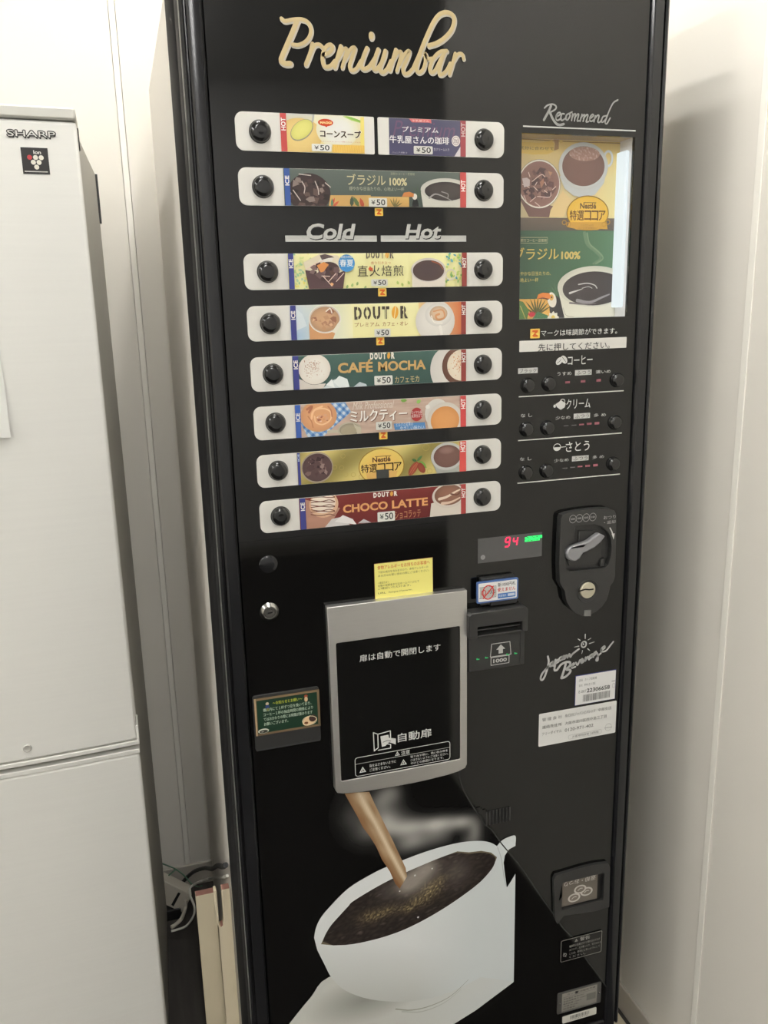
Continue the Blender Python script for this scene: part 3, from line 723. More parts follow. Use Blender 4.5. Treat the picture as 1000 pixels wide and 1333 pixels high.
s = strip(z, SL, SR, (1, 1, 1, 1), (BXL, BXR), a, 'white strip with a dark green coffee card, greyed by painted-in haze'); price_tag(s, (46, 640), (166, 698), c3, (206, 206, 198)); taste_mark(s, c3, (88, 704), (144, 756))
# row 3: charcoal roast, pale yellow
z = ROWZ[2]; a = card(z)
a.rect(CX0, CX1, z - SH, z, (238, 234, 176), (234, 230, 166))
r = random.Random(5)
for _ in range(46): a.leaf(*m2(r.uniform(110, 300), r.uniform(40, 400)), r.uniform(.003, .006), r.uniform(.002, .003), r.uniform(0, 6.28), r.choice([(192, 212, 140), (154, 196, 150), (214, 222, 150), (176, 206, 168), (232, 222, 120)]))
for _ in range(40): a.leaf(*m3(r.uniform(700, 860), r.uniform(30, 400)), r.uniform(.003, .006), r.uniform(.002, .003), r.uniform(0, 6.28), r.choice([(150, 196, 110), (120, 180, 170), (196, 214, 120), (90, 158, 170), (226, 222, 140)]))
for q in ((650, 375), (700, 360), (750, 345), (830, 385)): a.leaf(*m2(q[0], q[1] + 15), .005, .003, 1.2, (150, 176, 110))
for q in ((300, 380), (230, 400), (180, 380)): a.leaf(*m3(q[0], q[1]), .005, .003, 1.9, (176, 196, 110))
a.poly(m2.L([(215, 130), (390, 40), (560, 60), (640, 150), (600, 240), (420, 260), (250, 230)]), (222, 212, 186))
a.poly(m2.L([(236, 205), (300, 215), (430, 265), (560, 240), (638, 205), (612, 402), (276, 402)]), (84, 62, 64)); c = m2(450, 200)
a.ell(m2(470, 195), 0.0135, 0.0085, (78, 60, 60)); a.shards(m2(440, 220), 0.017, 0.010, 26, [(106, 84, 84), (62, 46, 48), (128, 104, 100), (90, 66, 60), (70, 52, 52)], 0.0050, 8)
a.poly(m2.L([(350, 160), (420, 125), (470, 150), (420, 220), (390, 230)]), (212, 142, 84)); a.poly(m2.L([(360, 130), (400, 70), (470, 55), (520, 80), (500, 120), (430, 125)]), (226, 222, 210)); a.poly(m2.L([(380, 60), (430, 45), (500, 65), (525, 80), (470, 85), (400, 105)]), (92, 78, 78))
for q in ([(410, 265), (470, 330), (500, 365)], [(470, 320), (540, 240)], [(545, 320), (620, 235)], [(250, 200), (320, 150), (420, 110)], [(400, 265), (480, 268)]): a.line(m2.L(q), 0.0009, (226, 200, 186))
a.poly(m2.L([(478, 345), (500, 330), (520, 345), (505, 366)]), (222, 168, 120))
c = m2(648, 137); a.ell(c, 0.0104, 0.0104, (76, 146, 202), (70, 138, 196)); a.tx(m2, '春夏', (578, 100), (716, 170), (232, 238, 236), bold=0.03); a.tx(m2, '限定の季節', (590, 62), (706, 88), (214, 228, 232), bold=0.02); a.tx(m2, 'ブレンド', (612, 182), (685, 198), (40, 90, 150))
stencil(a, m2, (838, 12), m3, (132, 97), (92, 84, 76), (218, 160, 60), (238, 234, 176)); a.tx(Crop(470, 325, 7.692), '香り引き立つ', (88, 120), (286, 148), (196, 128, 82))
p, q = m2(747, 170), m3(243, 290); w = (q[0] - p[0]) / 4; zc = z - SH * 0.50
for i, ch in enumerate('直火焙煎'): a.text(ch, p[0] + w * (i + .06), p[0] + w * (i + .92), zc - .0068, zc + .0062, (66, 60, 52), bold=0.006)
a.poly(m2.L([(862, 195), (880, 165), (890, 180), (905, 185), (908, 215), (895, 222), (892, 205), (876, 215)]), (206, 96, 60))
a.ring(m3(742, 272), 0.0078, 0.0070, 0.0018, (218, 212, 196)); a.poly(m3.L([(322, 240), (325, 420), (682, 420), (684, 240)]), (220, 212, 198)); ctr, rx, rz = a.cup(m3, 500, 222, 188, 130, (226, 218, 208), (82, 68, 68), 0.9, 0.05, edge=(86, 70, 66))
a.line([(ctr[0] + rx * .2, ctr[1] + rz * .72), (ctr[0] + rx * .62, ctr[1] + rz * .48), (ctr[0] + rx * .84, ctr[1] + rz * .05)], 0.0016, (150, 86, 62), w1=.001)
side_bar(a, 0.2071, 0.2139, z, 'ICE', ICE_B, top=0.16, h=0.25); side_bar(a, 0.4343, CX1, z, 'HOT', HOT_B, top=0.14, h=0.30)
s = strip(z, SL + .0003, SR, (1, 1, 1, 1), (BXL, BXR), a, 'white strip with a pale yellow roasted coffee card'); price_tag(s, (480 / 5.263 * 5.263 - 468, 440), (126, 486), c5); taste_mark(s, c5, (63, 501), (122, 557))
# row 4: cafe au lait
z = ROWZ[3]; a = card(z)
a.rect(CX0, CX1, z - SH, z, (238, 234, 180), (236, 230, 168)); a.quad([(CX0, z), (c4(760, 0)[0], z), (c4(760, 0)[0], z - SH), (CX0, z - SH)], [(196, 208, 220), (238, 234, 186), (236, 232, 190), (160, 190, 222)])
a.poly(c4.L([(395, 640), (440, 680), (470, 760), (400, 790)]), (212, 222, 226)); a.poly(c4.L([(483, 720), (490, 870), (640, 870), (690, 740)]), (204, 152, 106)); ctr, rx, rz = a.cup(c4, 592, 712, 110, 98, (224, 214, 200), (206, 164, 126), 0.9, 0.02)
a.shards(ctr, rx * .7, rz * .65, 14, [(174, 128, 100), (150, 104, 82), (218, 178, 140), (190, 146, 110)], 0.0055, 2); a.ring(ctr, rx, rz, 0.0008, (236, 230, 220))
a.line(c4.L([(600, 660), (628, 640), (640, 670)]), 0.0014, (236, 226, 214)); a.poly(c4.L([(640, 800), (695, 720), (700, 760), (665, 810)]), (228, 224, 204))
stencil(a, c4, (788, 630), c5, (272, 707), (78, 70, 58), (220, 160, 62), (238, 234, 178)); p, q = c4(795, 738), c5(265, 762)
a.text('プレミアム', p[0], p[0] + (q[0] - p[0]) * .46, z - SH * .67, z - SH * .55, (160, 110, 74), bold=0.015); a.text('カフェ・オレ', p[0] + (q[0] - p[0]) * .52, q[0], z - SH * .67, z - SH * .55, (160, 110, 74), bold=0.015)
a.quad([(c5(330, 0)[0], z), (CX1, z), (CX1, z - SH), (c5(330, 0)[0], z - SH)], [(226, 196, 140), (196, 92, 48), (186, 84, 46), (224, 206, 150)])
a.ell(c5(452, 725), 0.0272, 0.0265, (226, 222, 214), (212, 208, 200)); a.cup(c5, 474, 682, 92, 80, (232, 228, 220), (220, 190, 158), 0.66, -.1)
a.line(c5.L([(440, 660), (500, 650), (515, 700), (470, 715), (455, 690), (478, 678)]), 0.0016, (206, 148, 104), w1=.0028); a.line(c5.L([(485, 765), (495, 815)]), 0.0042, (234, 230, 222)); a.line(c5.L([(425, 690), (445, 735), (500, 740)]), 0.0012, (244, 238, 228))
side_bar(a, 0.2073, 0.2143, z, 'ICE', ICE_B, top=0.16, h=0.25); side_bar(a, 0.4343, CX1, z, 'HOT', HOT_B, top=0.10, h=0.30)
s = strip(z, SL + .0005, SR, (1, 1, 1, 1), (BXL, BXR), a, 'white strip with a cream coloured cafe au lait card'); price_tag(s, (34, 780), (146, 830), c5); taste_mark(s, c5, (50, 836), (107, 890))
# row 5: mocha, dark green
z = ROWZ[4]; a = card(z)
a.rect(CX0, CX1, z - SH, z, (70, 98, 90), (58, 84, 78))
a.poly(c6.L([(415, 280), (520, 318), (600, 310), (580, 345), (560, 360), (415, 360)]), (214, 206, 196)); c = c6(522, 215); a.ell(c, 0.0208, 0.0192, (234, 230, 220), (222, 214, 202)); a.ring(c, 0.0208, 0.0192, 0.0004, (84, 78, 72), a0=3.4, a1=6.1)
r = random.Random(4)
for _ in range(110):
    p = c6(r.gauss(505, 32), r.gauss(205, 28)); a.ell(p, r.uniform(.0003, .0009), r.uniform(.0003, .0007), r.choice([(186, 150, 128), (206, 176, 156), (214, 196, 180), (160, 118, 98)]), n=6); a.n -= 0.8
a.n = int(a.n) + 1
for i, q in enumerate(([(575, 345), (640, 290), (700, 270), (770, 345)], [(650, 300), (690, 258), (745, 280), (760, 330), (700, 345)], [(780, 340), (830, 300), (875, 315), (885, 345)], [(600, 320), (640, 280), (660, 340)])): a.poly(c6.L(q), [(206, 214, 214), (224, 230, 228), (190, 200, 204), (230, 234, 232)][i])
stencil(a, c6, (898, 102), c7, (178, 141), (228, 224, 212), (214, 160, 70), (70, 98, 90), gap=False)
p, q = c6(680, 190), c7(388, 235); zt, zb = z - SH * .27, z - SH * .57
a.text('CAFÉ', p[0], p[0] + (q[0] - p[0]) * .39, zb, zt + .0035, (198, 162, 104), bold=0.035); a.text('MOCHA', p[0] + (q[0] - p[0]) * .45, q[0], zb, zt, (198, 162, 104), bold=0.035)
a.tx(c7, 'カフェモカ', (176, 264), (342, 298), (196, 176, 128), bold=0.015)
a.ell(c7(515, 215), 0.0200, 0.0275, (214, 210, 202), (206, 202, 196)); a.ell(c7(610, 190), 0.0232, 0.0245, (112, 78, 64), (98, 66, 54)); c = c7(635, 185); a.ell(c, 0.0212, 0.0205, (232, 222, 202), (220, 206, 184))
for _ in range(80):
    p = c7(r.gauss(610, 24), r.gauss(180, 40)); a.ell(p, r.uniform(.0004, .001), r.uniform(.0004, .0009), r.choice([(206, 150, 104), (190, 124, 84), (222, 186, 150)]), n=6); a.n -= 0.8
a.n = int(a.n) + 1
side_bar(a, 0.2074, 0.2146, z, 'ICE', ICE_B, top=0.13, h=0.26); side_bar(a, 0.4341, CX1, z, 'HOT', HOT_B, top=0.09, h=0.31)
s = strip(z, SL + .001, SR, (1, 1, 1, 1), (BXL, BXR), a, 'white strip with a dark green mocha card'); price_tag(s, (34, 260), (160, 316), c7, (214, 214, 206))
# row 6: milk tea on a wooden table
z = ROWZ[5]; a = card(z)
a.fill([(CX0, z - SH), (CX1, z - SH), (CX1, z), (CX0, z)], lambda x, zz: mix((206, 182, 166), (178, 152, 136), .5 + .5 * noise.noise((x * 40, zz * 700, 1))), 0.0018)
q = [m4(*p) for p in ((120, 420), (180, 450), (330, 440), (615, 185), (540, 80), (470, 60), (440, 200))]
def gingham(x, zz):
    u, v = (x + zz) * 190, (x - zz) * 190; k = (math.floor(u) % 2) + (math.floor(v) % 2); return [(202, 214, 222), (118, 158, 202), (72, 112, 168)][k]
a.fill([m4(120, 300), m4(200, 460), m4(330, 440), m4(620, 185), m4(545, 60), m4(430, 60)], gingham, 0.0013)
ctr, rx, rz = a.cup(m4, 297, 225, 182, 160, (222, 172, 128), (220, 164, 118), 0.96, 0, edge=(206, 150, 108))
for i, q in enumerate(([(180, 160), (230, 130), (200, 190)], [(220, 260), (240, 180), (330, 150), (410, 180), (415, 260), (340, 310), (270, 290), (255, 230)], [(240, 340), (225, 280), (190, 230)], [(390, 130), (420, 170), (430, 230)], [(330, 130), (250, 170), (225, 250)])): a.line(m4.L(q), [.003, .0018, .0016, .0018, .0024][i], [(176, 112, 84), (236, 196, 152), (190, 130, 92), (186, 124, 92), (238, 192, 148)][i])
a.shards(m4(340, 250), .008, .006, 14, [(166, 104, 84), (232, 196, 168), (196, 140, 108), (214, 164, 130)], .0026, 6)
a.line(m4.L([(395, 385), (440, 378), (490, 380)]), .0042, (190, 182, 160)); ctr, rx, rz = a.cup(m4, 605, 362, 118, 76, (198, 190, 168), (172, 162, 140), .86, 0); a.poly(m4.L([(640, 300), (720, 345), (720, 400), (690, 420)]), (190, 182, 160)); a.ell(m4(595, 375), .0105, .0062, (168, 158, 134))
a.tx(Crop(440, 515, 7.692), 'Milk Professional', (140, 66), (545, 118), (222, 210, 198), bold=0.0, shear=0.2)
p, q = m4(612, 232), c7(258, 530)
for dx, dz, col, bo in ((.0007, -.0008, (116, 80, 66), .12), (0, 0, (240, 236, 228), .07)): a.text('ミルクティー', p[0] + dx, q[0] + dx, z - SH * .64 + dz, z - SH * .28 + dz, col, bold=bo)
a.leaf(*c7(215, 425), .009, .005, -.1, (120, 160, 76)); a.leaf(*c7(325, 445), .007, .005, .6, (134, 176, 90))
a.ell(c7(325, 522), .0081, .0090, (166, 58, 58)); a.tx(c7, 'ロイヤル風', (290, 500), (362, 516), (232, 214, 208), bold=.02); a.tx(c7, '紅茶仕立て', (290, 522), (362, 540), (232, 214, 208), bold=.02)
a.ell(c7(465, 515), .0175, .0195, (206, 202, 194), (214, 210, 202)); ctr, rx, rz = a.cup(c7, 518, 562, 122, 124, (226, 218, 206), (220, 158, 98), .80, .0, edge=(206, 142, 84)); a.ell(c7(400, 470), .0032, .0028, (226, 222, 214))
a.poly(c7.L([(168, 585), (380, 575), (386, 618), (175, 628)]), (84, 132, 182)); a.tx(c7, 'ミルクと紅茶の', (182, 578), (300, 600), (206, 220, 230)); a.tx(c7, 'やさしい味わい', (210, 604), (375, 624), (206, 220, 230))
side_bar(a, 0.2073, 0.2143, z, 'ICE', (58, 92, 166), top=0.25, h=0.25); side_bar(a, 0.4330, CX1, z, 'HOT', (202, 72, 72), top=0.10, h=0.32)
s = strip(z, SL + .0013, SR, (1, 1, 1, 1), (BXL, BXR), a, 'white strip with a wood coloured milk tea card'); price_tag(s, (45, 574), (156, 622), c7, (206, 206, 198)); taste_mark(s, c7, (70, 638), (128, 692))
# row 7: cocoa, olive gold
z = ROWZ[6]; a = card(z)
a.fill([(CX0, z - SH), (CX1, z - SH), (CX1, z), (CX0, z)], lambda x, zz: mix(mix((142, 130, 72), (214, 196, 122), .5 + .5 * math.sin((x - zz * 1.4) * 60)), (120, 106, 60), max(0, min(1, (CX0 + .03 - x) * 12))), 0.004)
ctr, rx, rz = a.cup(c8, 515, 268, 116, 112, (176, 160, 140), (92, 70, 70), .93, 0, edge=(82, 62, 62)); a.shards(ctr, rx * .72, rz * .72, 26, [(120, 96, 92), (64, 46, 48), (146, 122, 116), (84, 62, 62)], .0052, 9)
for q in ((700, 185), (640, 265), (690, 270), (720, 320), (775, 320), (830, 335)): a.ring(c8(*q), .0032, .0030, .0005, (176, 156, 88), n=18)
c = ((c8(783, 260)[0] + m5(290, 250)[0]) / 2, z - SH * .62); a.ell(c, .0318, .0245, (150, 116, 52)); a.ell(c, .0306, .0234, (228, 186, 98), (222, 196, 104))
a.poly([(c[0] - .022, z - SH * .80), (c[0] + .022, z - SH * .80), (c[0] + .020, z - SH), (c[0] - .020, z - SH)], (216, 172, 98))
a.text('Nestlé', c[0] - .0125, c[0] + .0125, c[1] + .0060, c[1] + .0128, (92, 62, 44), bold=.03); a.rect(c[0] - .009, c[0] + .0135, c[1] + .0132, c[1] + .0140, (92, 62, 44))
for i, ch in enumerate('特選ココア'): a.text(ch, c[0] - .0285 + i * .0114, c[0] - .0285 + i * .0114 + .0106, c[1] - .0072, c[1] + .0040, (46, 28, 22), bold=.03)
a.leaf(*m5(382, 250), .011, .0036, 0.75, (84, 122, 70)); a.leaf(*m5(382, 250), .008, .0036, 2.7, (76, 112, 62)); a.leaf(*m5(395, 255), .0155, .0075, -.65, (116, 160, 72))
a.ell(m5(345, 330), .0105, .0048, (164, 82, 58), (146, 68, 48), rot=.95); a.ell(m5(430, 320), .0082, .0046, (150, 74, 54), (132, 62, 44), rot=-1.0)
for q in ([(300, 390), (340, 320), (385, 270)], [(320, 395), (365, 320), (395, 275)]): a.line(m5.L(q), .0005, (196, 120, 88))
a.ring(m5(480, 100), .0048, .0045, .0005, (172, 152, 80)); a.ring(m5(520, 355), .0038, .0035, .0005, (176, 156, 84))
a.poly(m5.L([(545, 250), (600, 385), (840, 370), (840, 250)]), (166, 168, 160)); ctr, rx, rz = a.cup(m5, 710, 195, 176, 150, (206, 206, 200), (118, 86, 78), .84, .0, edge=(106, 76, 68)); a.ell((ctr[0] - .001, ctr[1] + rz * .42), rx * .5, rz * .28, (142, 110, 100), (118, 86, 78))
p, q = c8(940, 292), m5(80, 425); a.rect(p[0], m5(80, 400)[0], z - SH, z - SH * .72, (58, 60, 58))
side_bar(a, 0.2072, 0.2108, z, 'ICE', ICE_B, (180, 196, 220), top=0.04, h=0.22); side_bar(a, 0.4316, CX1, z, 'HOT', (204, 78, 74), top=0.02, h=0.33)
s = strip(z, SL + .0015, SR, (1, 1, 1, 1), (BXL, BXR), a, 'white strip with an olive gold cocoa card')
# row 8: chocolate latte, dark red
z = ROWZ[7]; a = card(z)
a.quad([(CX0, z), (CX1, z), (CX1, z - SH), (CX0, z - SH)], [(126, 52, 48), (112, 44, 42), (98, 36, 36), (110, 42, 40)])
a.poly(c8.L([(425, 500), (440, 720), (600, 700), (680, 560)]), (176, 132, 112)); c = c8(563, 535); a.ell(c, .0196, .0178, (228, 196, 166), (214, 172, 140)); a.ell(c8(558, 525), .0166, .0138, (236, 224, 208), (232, 214, 196))
for i in range(9): zz = 472 + i * 17; a.line(c8.L([(470 - 6 * (i < 3), zz), (540, zz + 8 * (-1) ** i), (600, zz - 4), (640, zz + 6 * (-1) ** i)]), .0011, (112, 66, 54))
for i, q in enumerate(([(570, 700), (620, 640), (690, 625), (760, 690)], [(640, 660), (700, 612), (770, 640), (800, 680)], [(810, 670), (850, 640), (905, 665)])): a.poly(c8.L(q), [(206, 202, 200), (228, 224, 222), (192, 186, 186)][i])
stencil(a, c8, (918, 452), c9, (197, 446), (232, 224, 214), (220, 160, 76), (120, 48, 46), gap=False)
p, q = c8(700, 560), c9(402, 490); zt, zb = z - SH * .335, z - SH * .60
a.text('CHOCO', p[0], p[0] + (q[0] - p[0]) * .52, zb, zt, (222, 160, 104), bold=.035); a.text('LATTE', p[0] + (q[0] - p[0]) * .57, q[0], zb, zt, (222, 160, 104), bold=.035)
a.tx(c9, 'ショコラッテ', (176, 556), (354, 590), (190, 130, 92), bold=.012)
a.poly(c9.L([(415, 600), (425, 500), (520, 470), (640, 500), (640, 590)]), (214, 204, 192)); ctr, rx, rz = a.cup(c9, 545, 445, 114, 84, (228, 216, 204), (142, 100, 82), .86, -.05)
a.line(c9.L([(480, 470), (530, 455), (590, 420), (620, 405)]), .004, (226, 204, 182), w1=.002); a.line(c9.L([(500, 500), (560, 490), (620, 460)]), .0042, (218, 190, 166), w1=.002); a.line(c9.L([(560, 435), (600, 440), (620, 425)]), .0022, (104, 66, 52))
side_bar(a, 0.2079, 0.2153, z, 'ICE', ICE_B, top=0.14, h=0.26); side_bar(a, 0.4338, CX1, z, 'HOT', (166, 62, 60), top=0.14, h=0.31)
s = strip(z, SL + .0018, SR, (1, 1, 1, 1), (BXL, BXR), a, 'white strip with a dark red chocolate latte card'); price_tag(s, (56, 560), (176, 614), c9, (220, 220, 212))

# --- lit case with the recommended drinks poster
DB = 0.036
case = B(SX0 - .004, SX1 + .002, DB + .0005, DB + .0025, SZ0 - .003, SZ1 + .003)
box(case, SX0 - .004, SX0 - .0005, 0.0062, DB, SZ0 - .003, SZ1 + .003); box(case, SX1 + .0003, SX1 + .002, 0.0062, DB, SZ0 - .003, SZ1 + .003)
box(case, SX0 - .004, SX1 + .002, 0.0062, DB, SZ0 - .003, SZ0 - .0003)
sc = obj('display_case', case, M['white_inner'], vm)
obj('case_top', B(SX0 - .004, SX1 + .002, 0.0062, DB, SZ1 + .0003, SZ1 + .003), mat('case_lining_reflected_tan', lin((176, 150, 100)), .4), sc)  # tan colour stands in for the gold poster reflected in the lining
tz0, tz1 = at(818, 400, 0.015)[1], at(818, 196, 0.015)[1]
obj('lamp_tube', B(SX1 - .006, SX1 - .0002, 0.011, DB - .001, tz0, tz1), M['case_tube'], sc, bevel=.002)
obj('glass_pane', B(SX0 + .0002, SX1 - .0002, 0.0012, 0.0030, SZ0 + .0002, SZ1 - .0002), M['glass'], sc, smooth=False)
YP = DB - .0002
cR = Crop(660, 120, 4.3, YP); m6 = Crop(670, 170, 10.256, YP); m7 = Crop(670, 300, 6.25, YP); m8 = Crop(745, 170, 9.522, YP)
PX0, PX1 = SX0 - .003, SX1
a = Art(YP, (PX0, PX1, SZ0, SZ1), k=POSTER_K)
zm = cR(100, 775)[1]
a.fill([(PX0, zm - .01), (PX1, zm - .01), (PX1, SZ1), (PX0, SZ1)], lambda x, zz: mix(mix((196, 182, 150), (242, 222, 158), (x - PX0) / .15), (224, 196, 120), max(0, min(1, (SZ1 - zz) * -22 + 1))), .004)
for q, w, col in (([(85, 240), (380, 246), (640, 254)], .003, (176, 146, 86)), ([(85, 252), (380, 262), (640, 272)], .0016, (232, 208, 140)), ([(85, 262), (380, 278), (640, 286)], .0012, (160, 130, 76))): a.line(cR.L(q), w, col)
a.poly(m6.L([(90, 150), (350, 165), (500, 130), (525, 180), (520, 280), (440, 315), (250, 320), (90, 300)]), (224, 192, 100)); a.poly(m6.L([(520, 110), (590, 100), (590, 245), (525, 270), (540, 180)]), (172, 134, 84)); a.poly(m6.L([(600, 95), (640, 100), (640, 165), (605, 170)]), (214, 186, 106))
a.tx(m6, '気分に合わせて', (62, 205), (522, 266), (108, 84, 48), bold=.01)
a.poly(m6.L([(60, 900), (190, 1150), (460, 1160), (520, 1010)]), (122, 92, 86)); c = m6(330, 715); rx = m6(610, 715)[0] - c[0]; rz = c[1] - m6(330, 1040)[1]
a.ell(c, rx, rz, (226, 220, 210), (236, 230, 220)); a.ell(c, rx * .95, rz * .93, (134, 98, 92), (150, 112, 104)); a.ring(c, rx * 1.01, rz * 1.01, .0004, (96, 76, 64))
a.shards((c[0], c[1] - rz * .05), rx * .66, rz * .60, 40, [(104, 72, 70), (82, 58, 60), (132, 98, 92), (112, 80, 76), (156, 120, 112)], .0072, 21)
for q in ([(270, 730), (295, 690)], [(400, 690), (415, 730)], [(230, 680), (350, 590), (400, 620)], [(500, 790), (545, 750)], [(120, 870), (150, 940)], [(205, 950), (275, 890)], [(270, 960), (330, 1010)], [(300, 880), (460, 890), (480, 830)], [(180, 560), (200, 620)], [(100, 720), (190, 760)], [(250, 750), (300, 800)], [(390, 800), (430, 830)]): a.line(m6.L(q), .0011, (226, 200, 190))
a.poly(m6.L([(95, 640), (160, 630), (200, 660), (195, 740), (120, 760)]), (206, 190, 190)); a.poly(m6.L([(330, 690), (380, 640), (390, 700), (350, 770)]), (176, 124, 104)); a.poly(m6.L([(440, 540), (500, 560), (470, 610)]), (190, 146, 118))
a.poly(m6.L([(475, 1060), (640, 800), (760, 940), (640, 1160), (455, 1160)]), (232, 206, 150))
# hot cup
cc = cR(425, 425); a.ring((m8(440, 350)[0], m8(440, 350)[1]), .0078, .0110, .0030, (214, 218, 222))
a.poly(cR.L([(292, 470), (320, 540), (370, 580), (430, 592), (490, 575), (540, 510), (556, 440)]), (206, 210, 210))
ctr, rx, rz = a.cup(cR, 425, 415, 138, 134, (226, 228, 226), (132, 98, 90), .86, .0, edge=(124, 92, 84))
a.fill(disc(ctr[0] + .001, ctr[1] + rz * .52, rx * .62, rz * .30, 24), lambda x, zz: mix((166, 128, 116), (214, 192, 182), max(0, noise.noise((x * 420, zz * 420, 3)) * 1.6)), .0014)
# brown band, green half
a.rect(PX0, PX1, zm, cR(100, 703)[1], (112, 98, 88), (92, 84, 76))
a.fill([(PX0, SZ0), (PX1, SZ0), (PX1, zm), (PX0, zm)], lambda x, zz: mix((52, 84, 66), (88, 128, 96), max(0, min(1, (x - PX0) / .16))), .006)
# gold badge
c = cR(450, 678); a.ell(c, .0330, .0232, (150, 110, 40)); a.ell(c, .0316, .0219, (240, 196, 86), (234, 190, 70)); a.poly(cR.L([(345, 728), (555, 728), (560, 768), (515, 766), (505, 772), (385, 770), (375, 764), (335, 756)]), (214, 164, 70))
for q in ((318, 730), (342, 742), (540, 740), (562, 728)): a.ring(cR(*q), .0036, .0034, .0010, (196, 146, 56), n=18)
a.text('Nestlé', c[0] - .0125, c[0] + .0125, c[1] + .0058, c[1] + .0132, (112, 80, 44), bold=.03); a.rect(c[0] - .0075, c[0] + .0125, c[1] + .0134, c[1] + .0142, (112, 80, 44))
for i, ch in enumerate('特選ココア'): a.text(ch, c[0] - .0280 + i * .0112, c[0] - .0280 + i * .0112 + .0104, c[1] - .0095, c[1] + .0034, (96, 56, 36), bold=.03)
a.tx(cR, 'ミルクたっぷり', (410, 738), (480, 752), (150, 110, 50)); a.tx(cR, 'コクのある味わい', (395, 754), (500, 766), (150, 110, 50))
# steam over the green half
st = cR.L([(430, 790), (445, 850), (490, 890), (520, 930), (480, 960)])
a.line(st, .005, (108, 138, 108), w1=.003); a.line([(x + .004, z_) for x, z_ in st], .0022, (128, 154, 122))
# lettering of the green half
a.tx(m7, 'ブラジル', (-6, 142), (352, 236), (214, 190, 104), bold=.03); a.tx(m7, '100%', (374, 172), (528, 234), (206, 186, 108), bold=.04)
for q in ([(44, 58), (262, 58)], [(262, 58), (260, 104)], [(260, 104), (44, 104)]): a.line(m7.L(q), .0005, (190, 186, 150), sm=0)
a.tx(m7, '深煎りコーヒー豆使用', (20, 68), (252, 95), (196, 192, 156), bold=.01); a.tx(m7, '穏やかな日当たりの、', (10, 336), (288, 366), (206, 190, 110), bold=.02); a.tx(m7, '心地よい一杯', (10, 388), (186, 420), (206, 190, 110), bold=.02)
# palms, bird, flower
a.poly(m7.L([(-20, 560), (245, 556), (300, 610), (300, 740), (-20, 740)]), (226, 176, 92)); 
for i, an in enumerate((2.6, 2.3, 2.0, 1.75, 1.5, 1.25, 1.0, .75, .5)): a.leaf(*m7(172, 690), .026, .0024, an, (84, 88, 52) if i % 2 else (104, 96, 50))
for i, an in enumerate((2.5, 2.2, 1.9, 1.6)): a.leaf(*m7(345, 545), .022, .0016, an, (92, 128, 96))
a.poly(m7.L([(-20, 560), (60, 580), (110, 650), (90, 740), (-20, 740)]), (96, 132, 74)); a.line(m7.L([(40, 615), (90, 740)]), .0008, (226, 200, 110)); a.poly(m7.L([(180, 660), (260, 690), (300, 740), (120, 740)]), (76, 122, 84))
a.ell(m7(335, 650), .0108, .0205, (52, 50, 54), rot=.25); a.ell(m7(296, 565), .0068, .0105, (232, 226, 212), rot=.25); a.ell(m7(292, 545), .0034, .0042, (216, 170, 90)); a.ell(m7(293, 544), .0011, .0014, (40, 36, 34))
a.poly(m7.L([(172, 556), (185, 520), (225, 506), (275, 512), (290, 540), (270, 560), (220, 552)]), (222, 132, 62)); a.poly(m7.L([(172, 558), (220, 545), (272, 556), (268, 564), (220, 556)]), (120, 62, 44))
for an in (2.4, 2.0, 1.6, 1.2, .8): a.leaf(*m7(132, 705), .0085, .0030, an, (202, 52, 70))
for an in (3.0, 2.3, 1.57, .85, .1): a.leaf(*m7(305, 712), .0095, .0062, an, (232, 228, 210))
a.ell(m7(305, 705), .0028, .0026, (226, 200, 96))
# big white cup
a.poly(m7.L([(345, 480), (380, 640), (400, 720), (840, 720), (840, 500)]), (222, 220, 204)); ctr, rx, rz = a.cup(m7, 632, 455, 292, 166, (232, 230, 214), (66, 60, 62), .86, .10, edge=(58, 52, 54))
dc = (ctr[0], ctr[1] - rz * .10)
a.line(m7.L([(440, 510), (500, 490), (545, 475)]), .0030, (206, 204, 202), w1=.0005); a.line(m7.L([(500, 570), (600, 585), (700, 545), (760, 520)]), .0048, (150, 146, 150), w1=.002); a.line(m7.L([(510, 440), (580, 430), (640, 445), (660, 470)]), .0014, (206, 204, 204)); a.line(m7.L([(540, 470), (590, 458), (620, 470)]), .0010, (190, 188, 190)); a.line(m7.L([(440, 590), (560, 600), (650, 595)]), .0026, (118, 112, 114), w1=.001)
a.line(m7.L([(385, 630), (410, 690), (470, 700)]), .0005, (140, 136, 120))
a.done('poster', sc, 'print')

# --- taste controls
cT = Crop(660, 415, 5.556)
hd = obj('taste_heading', P(rrect(cT(90, 170)[0], SX1 + .0002, at(815.7, 452.5)[1], at(815.7, 438.6)[1], .0008, 2), -.0006, -.0001), M['strip_white'], vm)
a = Art(-.0008)
p, q = cT(225, 207), cT(742, 184); zc = (p[1] + q[1]) / 2
a.text('先に押してください。', p[0], q[0], zc - .0055, zc + .0045, (56, 56, 54), bold=.02)
p, q = cT(245, 105), cT(795, 85); zc = (p[1] + q[1]) / 2
a.text('マークは味調節ができます。', p[0], q[0], zc - .0042, zc + .0042, (206, 206, 202), bold=.02)
a.done('lettering', hd, 'paint'); taste_mark(hd, cT, (168, 73), (236, 140))
LINEZ = [1.2578, 1.2020, 1.1472]
def tline(v): p, q = cT(*v[0]), cT(*v[1]); return (p[1] + q[1]) / 2
LINEZ = [tline(v) for v in (((85, 567), (843, 517)), ((78, 884), (830, 823)), ((73, 1192), (815, 1120)))]
